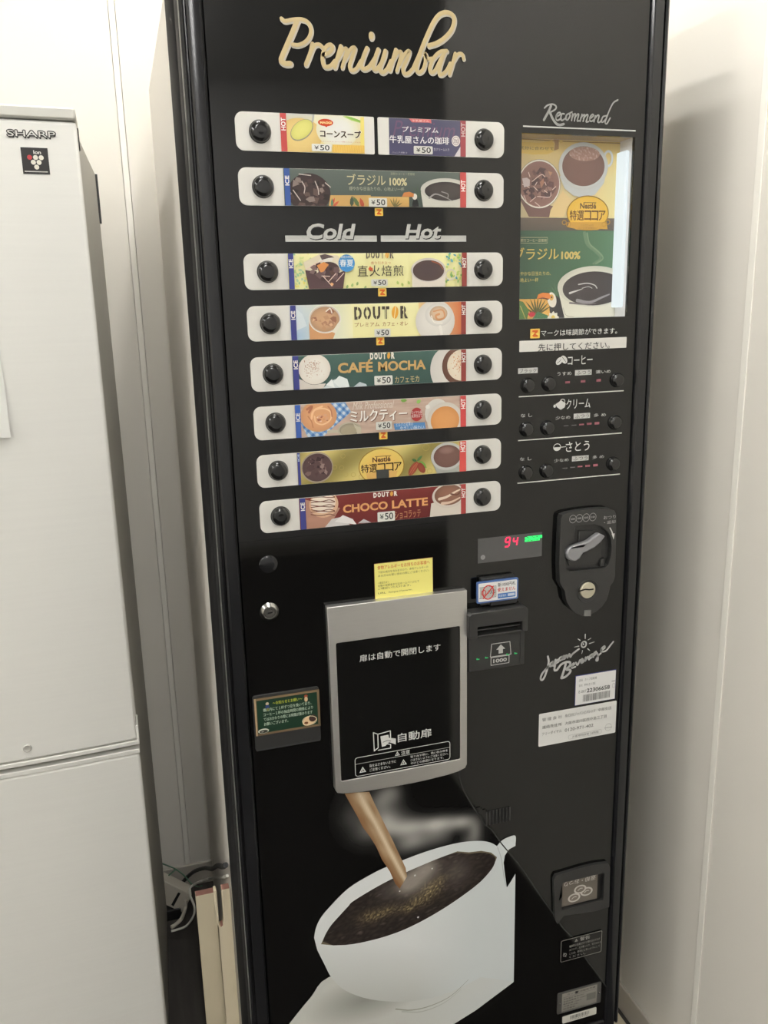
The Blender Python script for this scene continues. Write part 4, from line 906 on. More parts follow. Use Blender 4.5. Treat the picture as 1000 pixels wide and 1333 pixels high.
def taste_row(i, title, labels, icon, bars, b_pts, label):
    r0 = Art(-.0006); zl = LINEZ[i]; x0, x1 = cT(85, 567)[0], cT(843, 517)[0]
    s = obj('taste_row', P([(x0, zl - .0007), (x1, zl - .0007), (x1, zl + .0007), (x0, zl + .0007)], -.0006, -.0001), M['strip_white'], vm, label=label)
    for b in b_pts:
        c = cT(*b); button(s, c[0], c[1], .0096, .0068, -.0002)
    icon(r0); r0.tx(cT, title[0], title[1], title[2], (206, 206, 202), bold=.02)
    for body, tl, br, boxed in labels:
        if boxed:
            p, q = cT(*boxed[0]), cT(*boxed[1]); zc = (p[1] + q[1]) / 2
            w = q[0] - p[0]; r0.text(body, p[0] + w * .07, q[0] - w * .07, zc - .0027, zc + .0027, (54, 54, 52), bold=.015)
        else:
            p, q = cT(*tl), cT(*br); zc = (p[1] + q[1]) / 2; r0.text(body, p[0], q[0], zc - .0024, zc + .0024, (190, 190, 186), bold=.012)
    r0.done('lettering', s, 'paint')
    for body, tl, br, boxed in labels:
        if boxed:
            p, q = cT(*boxed[0]), cT(*boxed[1]); zc = (p[1] + q[1]) / 2; r2 = Art(-.0004); r2.rect(p[0], q[0], zc - .0037, zc + .0037, (196, 196, 192)); r2.done('label_plate', s, 'paint')
    r1 = Art(-.0005)
    for (bx, by, w, h, col) in bars: c = cT(bx, by); r1.rect(c[0] - w / 2, c[0] + w / 2, c[1] - h / 2, c[1] + h / 2, col)
    r1.done('indicator_bars', s, 'print')
def icon_beans(r):
    for c, rot in ((cT(378, 305), .75), (cT(412, 295), -.9)):
        r.ell(c, .0062, .0042, (206, 206, 202), rot=rot); r.line([(c[0] - .0045 * math.cos(rot), c[1] - .0045 * math.sin(rot)), (c[0] + .0005, c[1] - .0004), (c[0] + .0045 * math.cos(rot), c[1] + .0045 * math.sin(rot))], .0007, (40, 40, 40))
def icon_jug(r):
    r.poly(cT.L([(350, 618), (392, 590), (424, 612), (416, 640), (388, 658), (362, 640)]), (206, 206, 202)); r.ring(cT(402, 596), .0040, .0034, .0010, (206, 206, 202)); r.ell(cT(344, 632), .0020, .0022, (206, 206, 202))
def icon_spoon(r):
    c = cT(362, 928); r.ring(c, .0060, .0052, .0009, (206, 206, 202)); r.poly([(c[0] + .006 * math.cos(PI + PI * k / 12), c[1] - .0002 + .0052 * math.sin(PI + PI * k / 12)) for k in range(13)], (206, 206, 202)); r.line(cT.L([(392, 928), (425, 924)]), .0010, (206, 206, 202))
pk, gy = (150, 92, 100), (112, 108, 108)
taste_row(0, ('コーヒー', (440, 270), (616, 325)), (('ブラック', 0, 0, ((80, 380), (222, 370))), ('うすめ', (362, 400), (466, 392), None), ('ふつう', 0, 0, ((492, 392), (612, 384))), ('濃いめ', (640, 385), (748, 378), None)), icon_beans,
    [(438, 459, .0072, .0030, pk), (550, 452, .0072, .0032, pk), (662, 445, .0072, .0036, pk)], ((150, 482), (302, 470), (796, 442)), 'coffee strength row of three small buttons')
taste_row(1, ('クリーム', (430, 583), (600, 642)), (('な し', (98, 702), (182, 694), None), ('少なめ', (350, 718), (456, 710), None), ('ふつう', 0, 0, ((482, 706), (600, 698))), ('多 め', (626, 700), (714, 690), None)), icon_jug,
    [(427, 773, .0076, .0008, gy), (484, 769, .0076, .0010, gy), (539, 764, .0076, .0022, pk), (594, 759, .0076, .0028, pk), (650, 755, .0076, .0036, pk)], ((140, 798), (292, 788), (780, 748)), 'cream amount row of three small buttons')
taste_row(2, ('さとう', (426, 892), (594, 950)), (('な し', (92, 1016), (176, 1008), None), ('少なめ', (340, 1026), (444, 1018), None), ('ふつう', 0, 0, ((470, 1012), (590, 1004))), ('多 め', (616, 1002), (700, 994), None)), icon_spoon,
    [(418, 1079, .0076, .0008, gy), (474, 1074, .0076, .0012, gy), (528, 1068, .0076, .0022, pk), (583, 1063, .0076, .0030, pk), (639, 1058, .0076, .0036, pk)], ((136, 1112), (286, 1098), (768, 1048)), 'sugar amount row of three small buttons')

# --- number display
cD = Crop(600, 670, 5.79)
p, q = cD(127, 183), cD(608, 310); dz1 = (cD(127, 183)[1] + cD(605, 128)[1]) / 2; dz0 = (cD(130, 368)[1] + cD(608, 310)[1]) / 2
dp = obj('number_display', P([(p[0], dz0), (q[0], dz0), (q[0], dz1), (p[0], dz1)], -.0008, -.0001), mat('grey_display_window', (0.085, 0.085, 0.085), 0.12), vm)
a = Art(-.0009); c = cD(165, 320); a.ell(c, .0036, .0036, (128, 128, 128), n=24); a.ring(c, .0024, .0024, .0004, (150, 150, 150), n=20); a.done('round_mark', dp, 'print')
bm = bmesh.new()
def seg_digit(x, z0, w, h, segs, t=.0021, sh=.16):
    S_ = {'a': ((0, h), (w, h)), 'g': ((0, h / 2), (w, h / 2)), 'd': ((0, 0), (w, 0)), 'f': ((0, h / 2), (0, h)), 'b': ((w, h / 2), (w, h)), 'e': ((0, 0), (0, h / 2)), 'c': ((w, 0), (w, h / 2))}
    for s in segs:
        (xa, za), (xb, zb_) = S_[s]; e = .0004
        if za == zb_: o = [(xa + e, za - t / 2), (xb - e, za - t / 2), (xb - e, za + t / 2), (xa + e, za + t / 2)]
        else: o = [(xa - t / 2, za + e), (xa + t / 2, za + e), (xa + t / 2, zb_ - e), (xa - t / 2, zb_ - e)]
        plate(bm, [(x + u + v * sh, z0 + v) for u, v in o], -.0011, -.0009)
p = cD(328, 246); q = cD(372, 165); seg_digit(p[0], p[1] + .001, .0066, q[1] - p[1] - .002, 'abcdfg'); p2 = cD(385, 238); seg_digit(p2[0] + .0008, p2[1] + .001, .0062, q[1] - p[1] - .003, 'bcfg')
obj('red_digits', bm, M['led_red'], dp, smooth=False)
bm = bmesh.new(); r = random.Random(12); p, q = cD(480, 214), cD(612, 140); n, mrow = 15, 9; dx, dz_ = (q[0] - p[0]) / n, (q[1] - p[1] - .004) / mrow
for i in range(n):
    for j in range(mrow):
        if (i > 12 and j < 4) or (i == 0 and j > 7) or r.random() < .12: continue
        x, z_ = p[0] + i * dx, p[1] + .002 + j * dz_; plate(bm, [(x, z_), (x + dx * .9, z_), (x + dx * .9, z_ + dz_ * .9), (x, z_ + dz_ * .9)], -.0011, -.0009)
obj('green_dots', bm, M['led_green'], dp, smooth=False)

# --- bill acceptor and the small sign above it
YB1 = -.022; cDf = cD.on(YB1)
x0, x1 = cDf(65, 735)[0], cDf(508, 705)[0]; zt_, zmid, zbot = (cDf(65, 735)[1] + cDf(505, 705)[1]) / 2, (cDf(95, 930)[1] + cDf(508, 880)[1]) / 2, (cDf(95, 1205)[1] + cDf(500, 1150)[1]) / 2
s0, s1 = cDf(130, 860)[0], cDf(465, 810)[0]; sz1, sz0 = (cDf(135, 850)[1] + cDf(465, 805)[1]) / 2, (cDf(130, 905)[1] + cDf(465, 868)[1]) / 2
ba = obj('bill_acceptor', P([(x0, zmid), (s0, zmid), (s0, sz1), (s1, sz1), (s1, zmid), (x1, zmid), (x1, zt_ - .004), (x1 - .004, zt_), (x0 + .004, zt_), (x0, zt_ - .004)], YB1, -.0001), M['black_plastic'], vm, bevel=.0012)
bm = B(x0 + .003, x1 - .0005, -.013, -.0001, zbot, zmid); obj('lower_plate', bm, M['black_plastic'], ba, bevel=.0015)
obj('side_strip', B(x1 - .0075, x1 - .001, -.0142, -.012, zbot + .001, zmid - .001), M['black_plastic'], ba, bevel=.0005)
bm = B(s0, s1, -.006, -.0005, sz0 - .004, sz1); obj('mouth', bm, M['deep_black'], ba)
bm = B(s0 + .0005, s1 - .0005, -.017, -.005, sz0 + .0045, sz0 + .0065); box(bm, s0 + .0005, s1 - .0005, -.012, -.005, sz1 - .002, sz1 - .0005); obj('slot_lip', bm, M['black_plastic'], ba, bevel=.0004)
obj('bill_shelf', B(s0 + .0003, s1 - .0003, -.021, -.0005, zmid - .0005, sz0 - .001), M['black_plastic'], ba, bevel=.001)
cDl = cD.on(-.0135); a = Art(-.0132); W_ = (196, 196, 192)
xa, xb = cDl(224, 975)[0], cDl(380, 960)[0]; z1_, z0_ = (cDl(235, 975)[1] + cDl(370, 958)[1]) / 2, (cDl(220, 1075)[1] + cDl(380, 1050)[1]) / 2; xm = (xa + xb) / 2; hh = z1_ - z0_
for q in ([(xa + .002, z1_), (xb - .002, z1_)], [(xb - .002, z1_), (xb, z0_)], [(xb, z0_), (xa, z0_)], [(xa, z0_), (xa + .002, z1_)]): a.line(q, .0010, W_, sm=0)
a.poly([(xm - .0034, z0_ + hh * .18), (xm + .0034, z0_ + hh * .18), (xm + .0034, z0_ + hh * .5), (xm + .0072, z0_ + hh * .5), (xm, z0_ + hh * .88), (xm - .0072, z0_ + hh * .5), (xm - .0034, z0_ + hh * .5)], W_)
xa, xb = cDl(228, 1085)[0], cDl(364, 1080)[0]; z2 = z0_ - .0012; z3 = z2 - .0118
for q in ([(xa, z2), (xb, z2)], [(xb, z2), (xb, z3)], [(xb, z3), (xa, z3)], [(xa, z3), (xa, z2)]): a.line(q, .0010, W_, sm=0)
a.text('1000', xa + .0035, xb - .0035, z3 + .0030, z2 - .0030, W_, bold=.03)
a.done('lettering', ba, 'paint')
gm = mat('dim_green_lamp', (.02, .15, .05), .4, emit=(.02, 1, .25), strength=.35)
for u, v in ((130, 1090), (195, 1079), (355, 1054), (415, 1046)):
    c = cDl(u, v); bm = bmesh.new(); plate(bm, [(c[0] - .0022, c[1] - .0008), (c[0] + .0022, c[1] - .0008), (c[0] + .0022, c[1] + .0004), (c[0], c[1] + .0004), (c[0] - .001, c[1] + .0018), (c[0] - .0022, c[1] + .0014)], -.0136, -.0130)
    obj('green_lamp', bm, gm, ba, smooth=False)
YS = -.012; cS = cD.on(YS)
x0, x1 = (cS(118, 515)[0] + cS(125, 670)[0]) / 2, (cS(435, 470)[0] + cS(432, 635)[0]) / 2; z1_, z0_ = (cS(118, 515)[1] + cS(435, 470)[1]) / 2, (cS(125, 670)[1] + cS(432, 635)[1]) / 2
sg = obj('bill_notice_sign', P(rrect(x0, x1, z0_, z1_, .0022, 4), YS, YS + .003), mat('blue_sign_edge', lin((74, 104, 160)), .4), vm, bevel=.0004)
bm = B(x0 + .008, x1 - .004, YS + .003, -.0001, z0_ - .004, z1_ + .0035); box(bm, x0 + .022, x1 - .001, YS + .001, -.0001, z0_ - .0065, z0_ + .002); obj('sign_holder', bm, M['dark_plastic'], sg, bevel=.0006)
a = Art(YS - .0001); w, h = x1 - x0, z1_ - z0_; X = lambda t: x0 + w * t; Z = lambda t: z0_ + h * t
a.poly(rrect(X(.035), X(.965), Z(.07), Z(.93), .0016, 3), (226, 226, 224)); a.rect(X(.07), X(.47), Z(.25), Z(.72), (186, 186, 180))
a.ring((X(.16), Z(.48)), .0040, .0044, .0012, (196, 70, 60)); a.text('1000', X(.27), X(.45), Z(.40), Z(.58), (90, 90, 88)); a.line([(X(.06), Z(.74)), (X(.46), Z(.74))], .0006, (40, 40, 40), sm=0); a.line([(X(.06), Z(.23)), (X(.46), Z(.23))], .0006, (40, 40, 40), sm=0)
a.ring((X(.27), Z(.48)), .0092, .0110, .0017, (206, 60, 54)); a.line([(X(.15), Z(.22)), (X(.39), Z(.74))], .0017, (206, 60, 54), sm=0)
a.text('新1000円札', X(.50), X(.93), Z(.68), Z(.86), (48, 48, 48), bold=.02); a.text('使えません', X(.49), X(.93), Z(.44), Z(.63), (206, 62, 56), bold=.03); a.rect(X(.50), X(.93), Z(.13), Z(.36), (72, 118, 182)); a.text('両替機を', X(.52), X(.71), Z(.19), Z(.31), (212, 222, 232)); a.rect(X(.74), X(.91), Z(.19), Z(.31), (196, 206, 220))
a.done('sign_face', sg, 'print')

# --- coin mechanism
YC = -.012; cM = Crop(700, 640, 7.408, YC)
outer = cM.L([(226, 262), (240, 228), (290, 206), (400, 185), (520, 170), (620, 163), (700, 164), (744, 184), (760, 225), (758, 420), (754, 620), (748, 815), (732, 868), (702, 910), (690, 970), (668, 1042), (622, 1110), (565, 1158), (505, 1190), (440, 1200), (380, 1182), (320, 1132), (278, 1062), (262, 960), (236, 920), (214, 880), (208, 700), (216, 480)])
hole = cM.L([(360, 345), (380, 322), (470, 316), (560, 318), (630, 344), (680, 392), (710, 460), (716, 540), (704, 630), (682, 705), (640, 736), (500, 752), (320, 770), (282, 750), (266, 700), (262, 640), (266, 560), (300, 512), (352, 480)])
cm = obj('coin_mechanism', P(outer, YC, -.0001, [hole]), M['black_plastic'], vm, bevel=.0014)
obj('recess_floor', P(hole, -.0032, -.0002), M['black_plastic'], cm)
obj('recess_step', P(cM.on(-.005).L([(398, 380), (560, 372), (600, 392), (620, 420), (610, 640), (580, 690), (300, 715), (280, 640), (300, 560), (392, 500)]), -.0056, -.003), M['black_plastic'], cm, bevel=.0008)
obj('stop_tab', P(cM.on(-.008).L([(612, 650), (645, 640), (640, 715), (600, 722)]), -.009, -.003), M['black_plastic'], cm, bevel=.0006)
lev = cM.on(-.016).L([(280, 600), (292, 565), (318, 538), (350, 524), (430, 502), (490, 480), (540, 442), (600, 402), (656, 430), (612, 490), (548, 545), (492, 575), (446, 592), (424, 620), (412, 645), (375, 670), (330, 672), (292, 650)])
lv = obj('return_lever', P(lev, -.016, -.0056), M['silver'], cm, bevel=.0022, label='silver grey coin return lever')
cs = cM(478, 948); rx, rz = .0122, .0136
obj('coin_collar', lathe(bmesh.new(), *cM(482, 958), [(.0185, YC + .001), (.0175, YC - .0012), (.0140, YC - .0004), (.0136, YC + .002)], 40), M['black_plastic'], cm)
obj('coin_disc', lathe(bmesh.new(), cs[0], cs[1], [(.0124, YC + .002), (.0124, YC - .0020), (.0116, YC - .0030), (.006, YC - .0033), (0, YC - .0034)], 40), mat('worn_brass_disc', lin((196, 190, 168)), .42, .45), cm)
a = Art(YC - .0036); a.line(cM.on(YC - .0036).L([(393, 962), (430, 952), (460, 943), (500, 945), (540, 940)]), .0022, (10, 10, 10), sm=3, caps=False); a.done('coin_slot', cm, 'print')
obj('latch_tab', P(cM.on(YC - .001).L([(450, 1146), (514, 1142), (512, 1200), (446, 1200)]), YC - .002, YC + .002), mat('grey_tab', (.16, .16, .15), .5), cm, bevel=.0005)
a = Art(YC - .0001)
for (u, v), n_ in (((340, 264), '500'), ((402, 257), '100'), ((468, 250), '50'), ((532, 244), '10')):
    c = cM(u, v); a.ring(c, .0057, .0061, .0008, (150, 150, 148)); a.text(n_, c[0] - .0034, c[0] + .0034, c[1] - .0014, c[1] + .0014, (150, 150, 148), bold=.03)
p, q = cM(636, 250), cM(752, 240); zc = (p[1] + q[1]) / 2; a.text('おつり', p[0], q[0], zc - .0026, zc + .0024, (170, 170, 168), bold=.012); p, q = cM(640, 298), cM(750, 288); zc = (p[1] + q[1]) / 2; a.text('・返却', p[0], q[0], zc - .0026, zc + .0024, (170, 170, 168), bold=.012)
a.line(cM.L([(697, 350), (715, 385), (726, 425)]), .0018, (206, 206, 204)); a.poly(cM.L([(712, 405), (742, 402), (732, 462)]), (206, 206, 204))
a.done('lettering', cm, 'paint')

# --- dispensing door
YD = -.012; cW = Crop(410, 710, 4.038, YD)
l = (cW(60, 330)[0] + cW(108, 1290)[0]) / 2; rr = (cW(800, 235)[0] + cW(800, 1165)[0]) / 2; zt_ = (cW(60, 330)[1] + cW(800, 235)[1]) / 2
arc = cW.L([(108, 1288), (118, 1302), (150, 1305), (250, 1296), (400, 1271), (520, 1249), (600, 1231), (700, 1206), (755, 1188), (790, 1170), (800, 1150)])
out = [(l, zt_), (rr, zt_)] + [(rr if i == 10 else min(p[0], rr), p[1]) for i, p in reversed(list(enumerate(arc)))]
wl, wr = (cW(112, 515)[0] + cW(138, 1243)[0]) / 2, cW(764, 700)[0]; wz1 = (cW(112, 515)[1] + cW(763, 425)[1]) / 2; wz0 = (cW(140, 1243)[1] + cW(763, 1122)[1]) / 2
win = rrect(wl, wr, wz0, wz1, .0022, 4)
dd = obj('dispensing_door', P(out, YD, -.0001, [win]), M['steel'], vm, bevel=.0018)
obj('door_window', P(win, YD + .0012, YD + .004), M['black_gloss'], dd)
obj('window_gasket', P([(p[0] + (wl + wr) * 0, p[1]) for p in rrect(wl - .0004, wr + .0004, wz0 - .0004, wz1 + .0004, .0024, 4)], YD + .004, YD + .008), M['deep_black'], dd)
cw = Crop(410, 710, 4.038, YD + .001); k5 = Crop(425, 930, 5.263, YD + .001)
a = Art(YD + .0011); WH = (212, 212, 208)
p, q = cw(235, 592), cw(660, 537); zc = (p[1] + q[1]) / 2; a.text('扉は自動で開閉します', p[0], q[0], zc - .0052, zc + .0052, WH, bold=.022)
p, q = k5(490, 160), k5(720, 125); zc = (p[1] + q[1]) / 2; a.text('自動扉', p[0], q[0], zc - .0068, zc + .0068, WH, bold=.03)
for q in ([(322, 125), (328, 250)], [(322, 125), (352, 135)], [(352, 135), (355, 228)], [(328, 250), (355, 228)], [(355, 135), (438, 112)], [(438, 112), (440, 165)], [(400, 200), (440, 205)], [(355, 245), (440, 230)], [(440, 205), (440, 230)]): a.line(k5.L(q), .0014, WH, sm=0)
a.poly(k5.L([(370, 150), (425, 138), (430, 160), (475, 165), (475, 205), (430, 190), (405, 215), (380, 222)]), WH); a.line(k5.L([(388, 190), (420, 178), (440, 182)]), .0009, (20, 20, 20))
lx0, lx1 = (k5(195, 300)[0] + k5(200, 430)[0]) / 2, k5(846, 240)[0]; bz1 = (k5(200, 300)[1] + k5(840, 182)[1]) / 2; bz0 = (k5(205, 432)[1] + k5(840, 300)[1]) / 2; bzm = (k5(200, 345)[1] + k5(840, 222)[1]) / 2
rb = rrect(lx0, lx1, bz0, bz1, .004, 5); a.line(rb + [rb[0]], .0009, WH, sm=0, caps=False); a.line([(lx0, bzm), (lx1, bzm)], .0005, WH, sm=0)
def warn(x, z, s, col=WH, dark=(20, 20, 20)):
    a.poly([(x - s, z - s * .8), (x + s, z - s * .8), (x, z + s)], col); a.poly([(x - s * .55, z - s * .55), (x + s * .55, z - s * .55), (x, z + s * .5)], dark); a.line([(x, z + s * .1), (x, z - s * .42)], s * .22, col, sm=0)
xm = (lx0 + lx1) / 2; zc = (bz1 + bzm) / 2; warn(xm - .009, zc, .0038); a.text('注意', xm - .003, xm + .0098, zc - .0033, zc + .0033, WH, bold=.03)
hh = bzm - bz0; W2 = lx1 - lx0
warn(lx0 + W2 * .075, bz0 + hh * .46, .0050); warn(lx0 + W2 * .50, bz0 + hh * .46, .0050)
for i, s_ in enumerate(('指をはさまないように', 'ご注意ください。')): a.text(s_, lx0 + W2 * .145, lx0 + W2 * (.42 if i == 0 else .36), bz0 + hh * (.56 - .34 * i), bz0 + hh * (.80 - .34 * i), WH, bold=.015)
for i, s_ in enumerate(('取り出す際に、熱い飲み物を', 'こぼさないようにご注意ください。', 'やけどの原因になります。')): a.text(s_, lx0 + W2 * .575, lx0 + W2 * (.975, .98, .93)[i], bz0 + hh * (.70 - .27 * i), bz0 + hh * (.90 - .27 * i), WH, bold=.015)
a.done('lettering', dd, 'paint')

# --- yellow allergy sticker above the door
k6 = Crop(485, 720, 11.765)
x0, x1 = k6(30, 400)[0], k6(918, 340)[0]; z1_ = (k6(28, 160)[1] + k6(918, 70)[1]) / 2; z0_ = (k6(32, 700)[1] + k6(918, 600)[1]) / 2; w, h = x1 - x0, z1_ - z0_; X = lambda t: x0 + w * t; Z = lambda t: z0_ + h * t
st = obj('allergy_sticker', P([(x0 - .0004, z0_ - .0004), (x1 + .0004, z0_ - .0004), (x1 + .0004, z1_ + .0004), (x0 - .0004, z1_ + .0004)], -.0010, -.0006), mat('red_brown_edge', lin((120, 50, 30)), .5), vm)
a = Art(-.0011); a.rect(x0, x1, z0_, z1_, (236, 228, 132)); a.text('食物アレルギーをお持ちのお客様へ', X(.05), X(.95), Z(.83), Z(.94), (206, 92, 40), bold=.02)
for s_, xa, xb, zz in (('下記の成分を含みますので、食物アレルギーの', .06, .92, .72), ('ある方はお買い求めの際にご注意ください。', .06, .94, .62), ('＜確認方法＞', .05, .24, .42), ('本機の設置者またはホームページにて', .05, .76, .34), ('ご確認いただけます。', .05, .62, .26), ('URL  https://www.', .05, .64, .12)): a.text(s_, X(xa), X(xb), Z(zz), Z(zz + .065), (120, 116, 62))
a.done('sticker_face', st, 'print')

# --- lock and blind cap at the left edge
c = at(350.5, 796); lk = obj('key_lock', lathe(bmesh.new(), c[0], c[1], [(.0128, 0), (.0128, -.0015), (.0105, -.0045), (.0088, -.0062), (.0075, -.0062), (.0068, -.0050), (.0052, -.0050), (.0048, -.0058), (0, -.0058)], 40), mat('nickel_lock', (.42, .42, .40), .22, 1.0), vm)
obj('keyway', P([(c[0] - .0030, c[1] - .0014), (c[0] + .0034, c[1] - .0004), (c[0] + .0034, c[1] + .0014), (c[0] - .0030, c[1] + .0006)], -.0061, -.0055), M['deep_black'], lk)
c = at(349.5, 734); obj('blind_cap', lathe(bmesh.new(), c[0], c[1], [(.0120, 0), (.0120, -.0012), (.0108, -.0022), (.006, -.0028), (0, -.003)], 36), M['black_frame'], vm)

# --- notice plate at the left edge
YN = -.0035; k7 = Crop(325, 890, 10, YN)
x0, x1 = (k7(40, 170)[0] + k7(75, 885)[0]) / 2, (k7(890, 40)[0] + k7(938, 730)[0]) / 2; z1_, z0_ = (k7(40, 170)[1] + k7(890, 40)[1]) / 2, (k7(75, 888)[1] + k7(935, 735)[1]) / 2
npl = obj('notice_holder', P(rrect(x0, x1, z0_, z1_, .0035, 4), YN, -.0001), M['black_plastic'], vm, bevel=.0008)
obj('holder_edge', P(rrect(x0 + .001, x1 - .001, z0_ + .0002, z0_ + .0016, .0006, 2), YN - .0008, YN + .001), M['dark_plastic'], npl, bevel=.0004)
cx0, cx1 = (k7(55, 212)[0] + k7(85, 690)[0]) / 2, (k7(905, 60)[0] + k7(922, 540)[0]) / 2; cz1, cz0 = (k7(55, 212)[1] + k7(905, 60)[1]) / 2, (k7(85, 690)[1] + k7(920, 540)[1]) / 2; w, h = cx1 - cx0, cz1 - cz0; X = lambda t: cx0 + w * t; Z = lambda t: cz0 + h * t
a = Art(YN - .0004); a.rect(cx0, cx1, cz0, cz1, (126, 106, 80), (110, 92, 70)); a.rect(X(.0), X(.025), Z(0), Z(1), (176, 150, 118)); a.rect(X(.035), X(.965), Z(.06), Z(.94), (30, 56, 40))
a.text('～お知らせとお願い～', X(.28), X(.73), Z(.775), Z(.865), (196, 204, 74), bold=.02)
for i, s_ in enumerate(('機械内にて１杯ずつ豆を挽いており、', 'コーヒー１杯の抽出時間の関係により', 'てはおかわりの際にお時間が掛かります', 'お願いございます。')): a.text(s_, X(.13), X((.87, .89, .88, .50)[i]), Z(.625 - .125 * i), Z(.715 - .125 * i), (190, 206, 186), bold=.02)
a.ell((X(.195), Z(.83)), w * .025, h * .04, (196, 176, 150)); a.ell((X(.195), Z(.75)), w * .032, h * .05, (52, 70, 120)); a.ell((X(.20), Z(.68)), w * .018, h * .04, (130, 130, 70)); a.ell((X(.79), Z(.87)), w * .028, h * .045, (150, 70, 50)); a.ell((X(.79), Z(.79)), w * .026, h * .07, (206, 176, 140))
a.ell((X(.83), Z(.20)), w * .115, h * .125, (222, 190, 150), rot=.35); a.ell((X(.88), Z(.25)), w * .058, h * .095, (70, 50, 46), rot=.5); a.ell((X(.775), Z(.145)), w * .032, h * .035, (112, 70, 44)); a.ring((X(.83), Z(.20)), w * .115, h * .125, .0008, (226, 210, 180))
a.ell((X(.115), Z(.12)), w * .082, h * .062, (204, 204, 190)); a.ell((X(.118), Z(.105)), w * .064, h * .042, (58, 58, 50)); a.ell((X(.10), Z(.10)), w * .02, h * .012, (160, 160, 150))
a.done('notice_card', npl, 'print', None)

# --- company emblem
emb = [(2.2, [(165, 358), (175, 420), (152, 525), (122, 608), (97, 636), (80, 618), (100, 560), (160, 490), (192, 460)]), (1.8, [(222, 420), (196, 440), (190, 475), (214, 465), (230, 425), (228, 470)]), (2.2, [(256, 398), (250, 460), (244, 520), (272, 520)]), (1.8, [(252, 432), (288, 392), (294, 418), (262, 440)]),
 (1.8, [(332, 360), (305, 375), (305, 408), (330, 392), (340, 358), (342, 394)]), (2.0, [(356, 350), (362, 388), (375, 352), (390, 345), (396, 374), (410, 342), (422, 330), (432, 364), (456, 330), (532, 270)]), (2.6, [(376, 450), (350, 540), (326, 612)]),
 (2.4, [(278, 512), (320, 455), (380, 425), (428, 430), (422, 470), (382, 510), (428, 518), (424, 550), (372, 598), (330, 615)]), (1.8, [(440, 478), (474, 455), (470, 436), (446, 465), (450, 493), (490, 480)]), (1.8, [(496, 430), (515, 460), (545, 400)]),
 (1.8, [(555, 425), (580, 400), (570, 386), (552, 410), (566, 434), (600, 405)]), (1.9, [(612, 368), (606, 410), (630, 370), (642, 362), (652, 394)]), (1.9, [(690, 330), (662, 350), (662, 382), (690, 355), (696, 330), (702, 364)]), (1.9, [(735, 300), (710, 320), (715, 344), (745, 315), (756, 360), (754, 404), (736, 400), (760, 350), (790, 320)]), (1.9, [(790, 290), (834, 260), (832, 236), (800, 265), (800, 298), (850, 290), (900, 230), (938, 184)])]
a = Art(-.0004); EC = (176, 176, 174)
for w_, pts in emb: a.line(k4.L(pts), w_ * 1.75 * PX, EC, sm=5)
c = k4(590, 215); a.ring(c, .0054, .0058, .0024, EC, n=30); a.ell(k4(585, 212), .0015, .0017, EC, n=16)
for u, v, u2, v2, w_ in ((606, 98, 606, 146, 2.6), (642, 160, 674, 140, 1.8), (655, 205, 712, 186, 1.9), (636, 266, 660, 288, 1.9), (574, 288, 565, 324, 1.8), (530, 235, 478, 246, 1.9), (545, 166, 520, 150, 1.8)): a.line(k4.L([(u, v), (u2, v2)]), w_ * PX, EC, sm=0, w1=w_ * PX * .6)
a.done('company_emblem', vm, 'paint')

# --- white stickers at lower right
cJ = Crop(690, 810, 7.408)
x0, x1 = (cJ(440, 520)[0] + cJ(437, 800)[0]) / 2, (cJ(825, 462)[0] + cJ(818, 735)[0]) / 2; z1_, z0_ = (cJ(440, 520)[1] + cJ(825, 462)[1]) / 2, (cJ(437, 800)[1] + cJ(815, 735)[1]) / 2; w, h = x1 - x0, z1_ - z0_; X = lambda t: x0 + w * t; Z = lambda t: z0_ + h * t
st = obj('asset_sticker', P([(x0 - .0010, z0_ - .0005), (x1 + .0006, z0_ - .0005), (x1 + .0006, z1_ + .0012), (x0 - .0010, z1_ + .0012)], -.0004, -.0001), mat('navy_sticker_edge', lin((36, 44, 110)), .5), vm, label='white sticker with a navy edge and a barcode')
a = Art(-.0005); a.rect(x0, x1, z0_, z1_, (224, 224, 222)); G = (96, 96, 94)
a.text('品名', X(.08), X(.17), Z(.80), Z(.89), G); a.text('カップ自販機', X(.22), X(.52), Z(.80), Z(.89), G); a.text('型式', X(.08), X(.17), Z(.62), Z(.70), G); a.text('FM-2115E', X(.22), X(.49), Z(.62), Z(.70), G); a.text('E-007', X(.08), X(.27), Z(.40), Z(.49), G); a.text('22306658', X(.28), X(.86), Z(.38), Z(.52), (60, 60, 58), bold=.02)
a.rect(X(.93), X(.99), Z(.40), Z(.54), (140, 140, 150)); a.rect(X(.937), X(.983), Z(.41), Z(.53), (224, 224, 222)); a.rect(X(.90), X(.99), Z(.62), Z(.64), G); barcode(a, X(.19), X(.87), Z(.08), Z(.32), 3, (110, 110, 106)); a.done('sticker_face', st, 'print')
x0, x1 = (cJ(85, 905)[0] + cJ(83, 1200)[0]) / 2, (cJ(832, 760)[0] + cJ(826, 1060)[0]) / 2; z1_, z0_ = (cJ(85, 890)[1] + cJ(830, 752)[1]) / 2, (cJ(83, 1203)[1] + cJ(825, 1060)[1]) / 2; w, h = x1 - x0, z1_ - z0_
st = obj('contact_sticker', P(rrect(x0, x1, z0_, z1_, .002, 3), -.0004, -.0001), mat('white_sticker', lin((222, 222, 218)), .5), vm, label='wide white sticker with contact details')
a = Art(-.0005); G = (120, 120, 116)
for s_, xa, xb, zz in (('管 理 会 社', .04, .29, .76), ('株式会社ジャパンビバレッジ', .33, .72, .76), ('中部支店', .76, .93, .76), ('連絡先住所', .04, .29, .53), ('大阪市淀川区西中島三丁目', .33, .87, .53), ('フリーダイヤル', .04, .29, .33), ('0120-971-402', .33, .70, .32)): a.text(s_, X(xa), X(xb), Z(zz), Z(zz + .10), G, bold=.01)
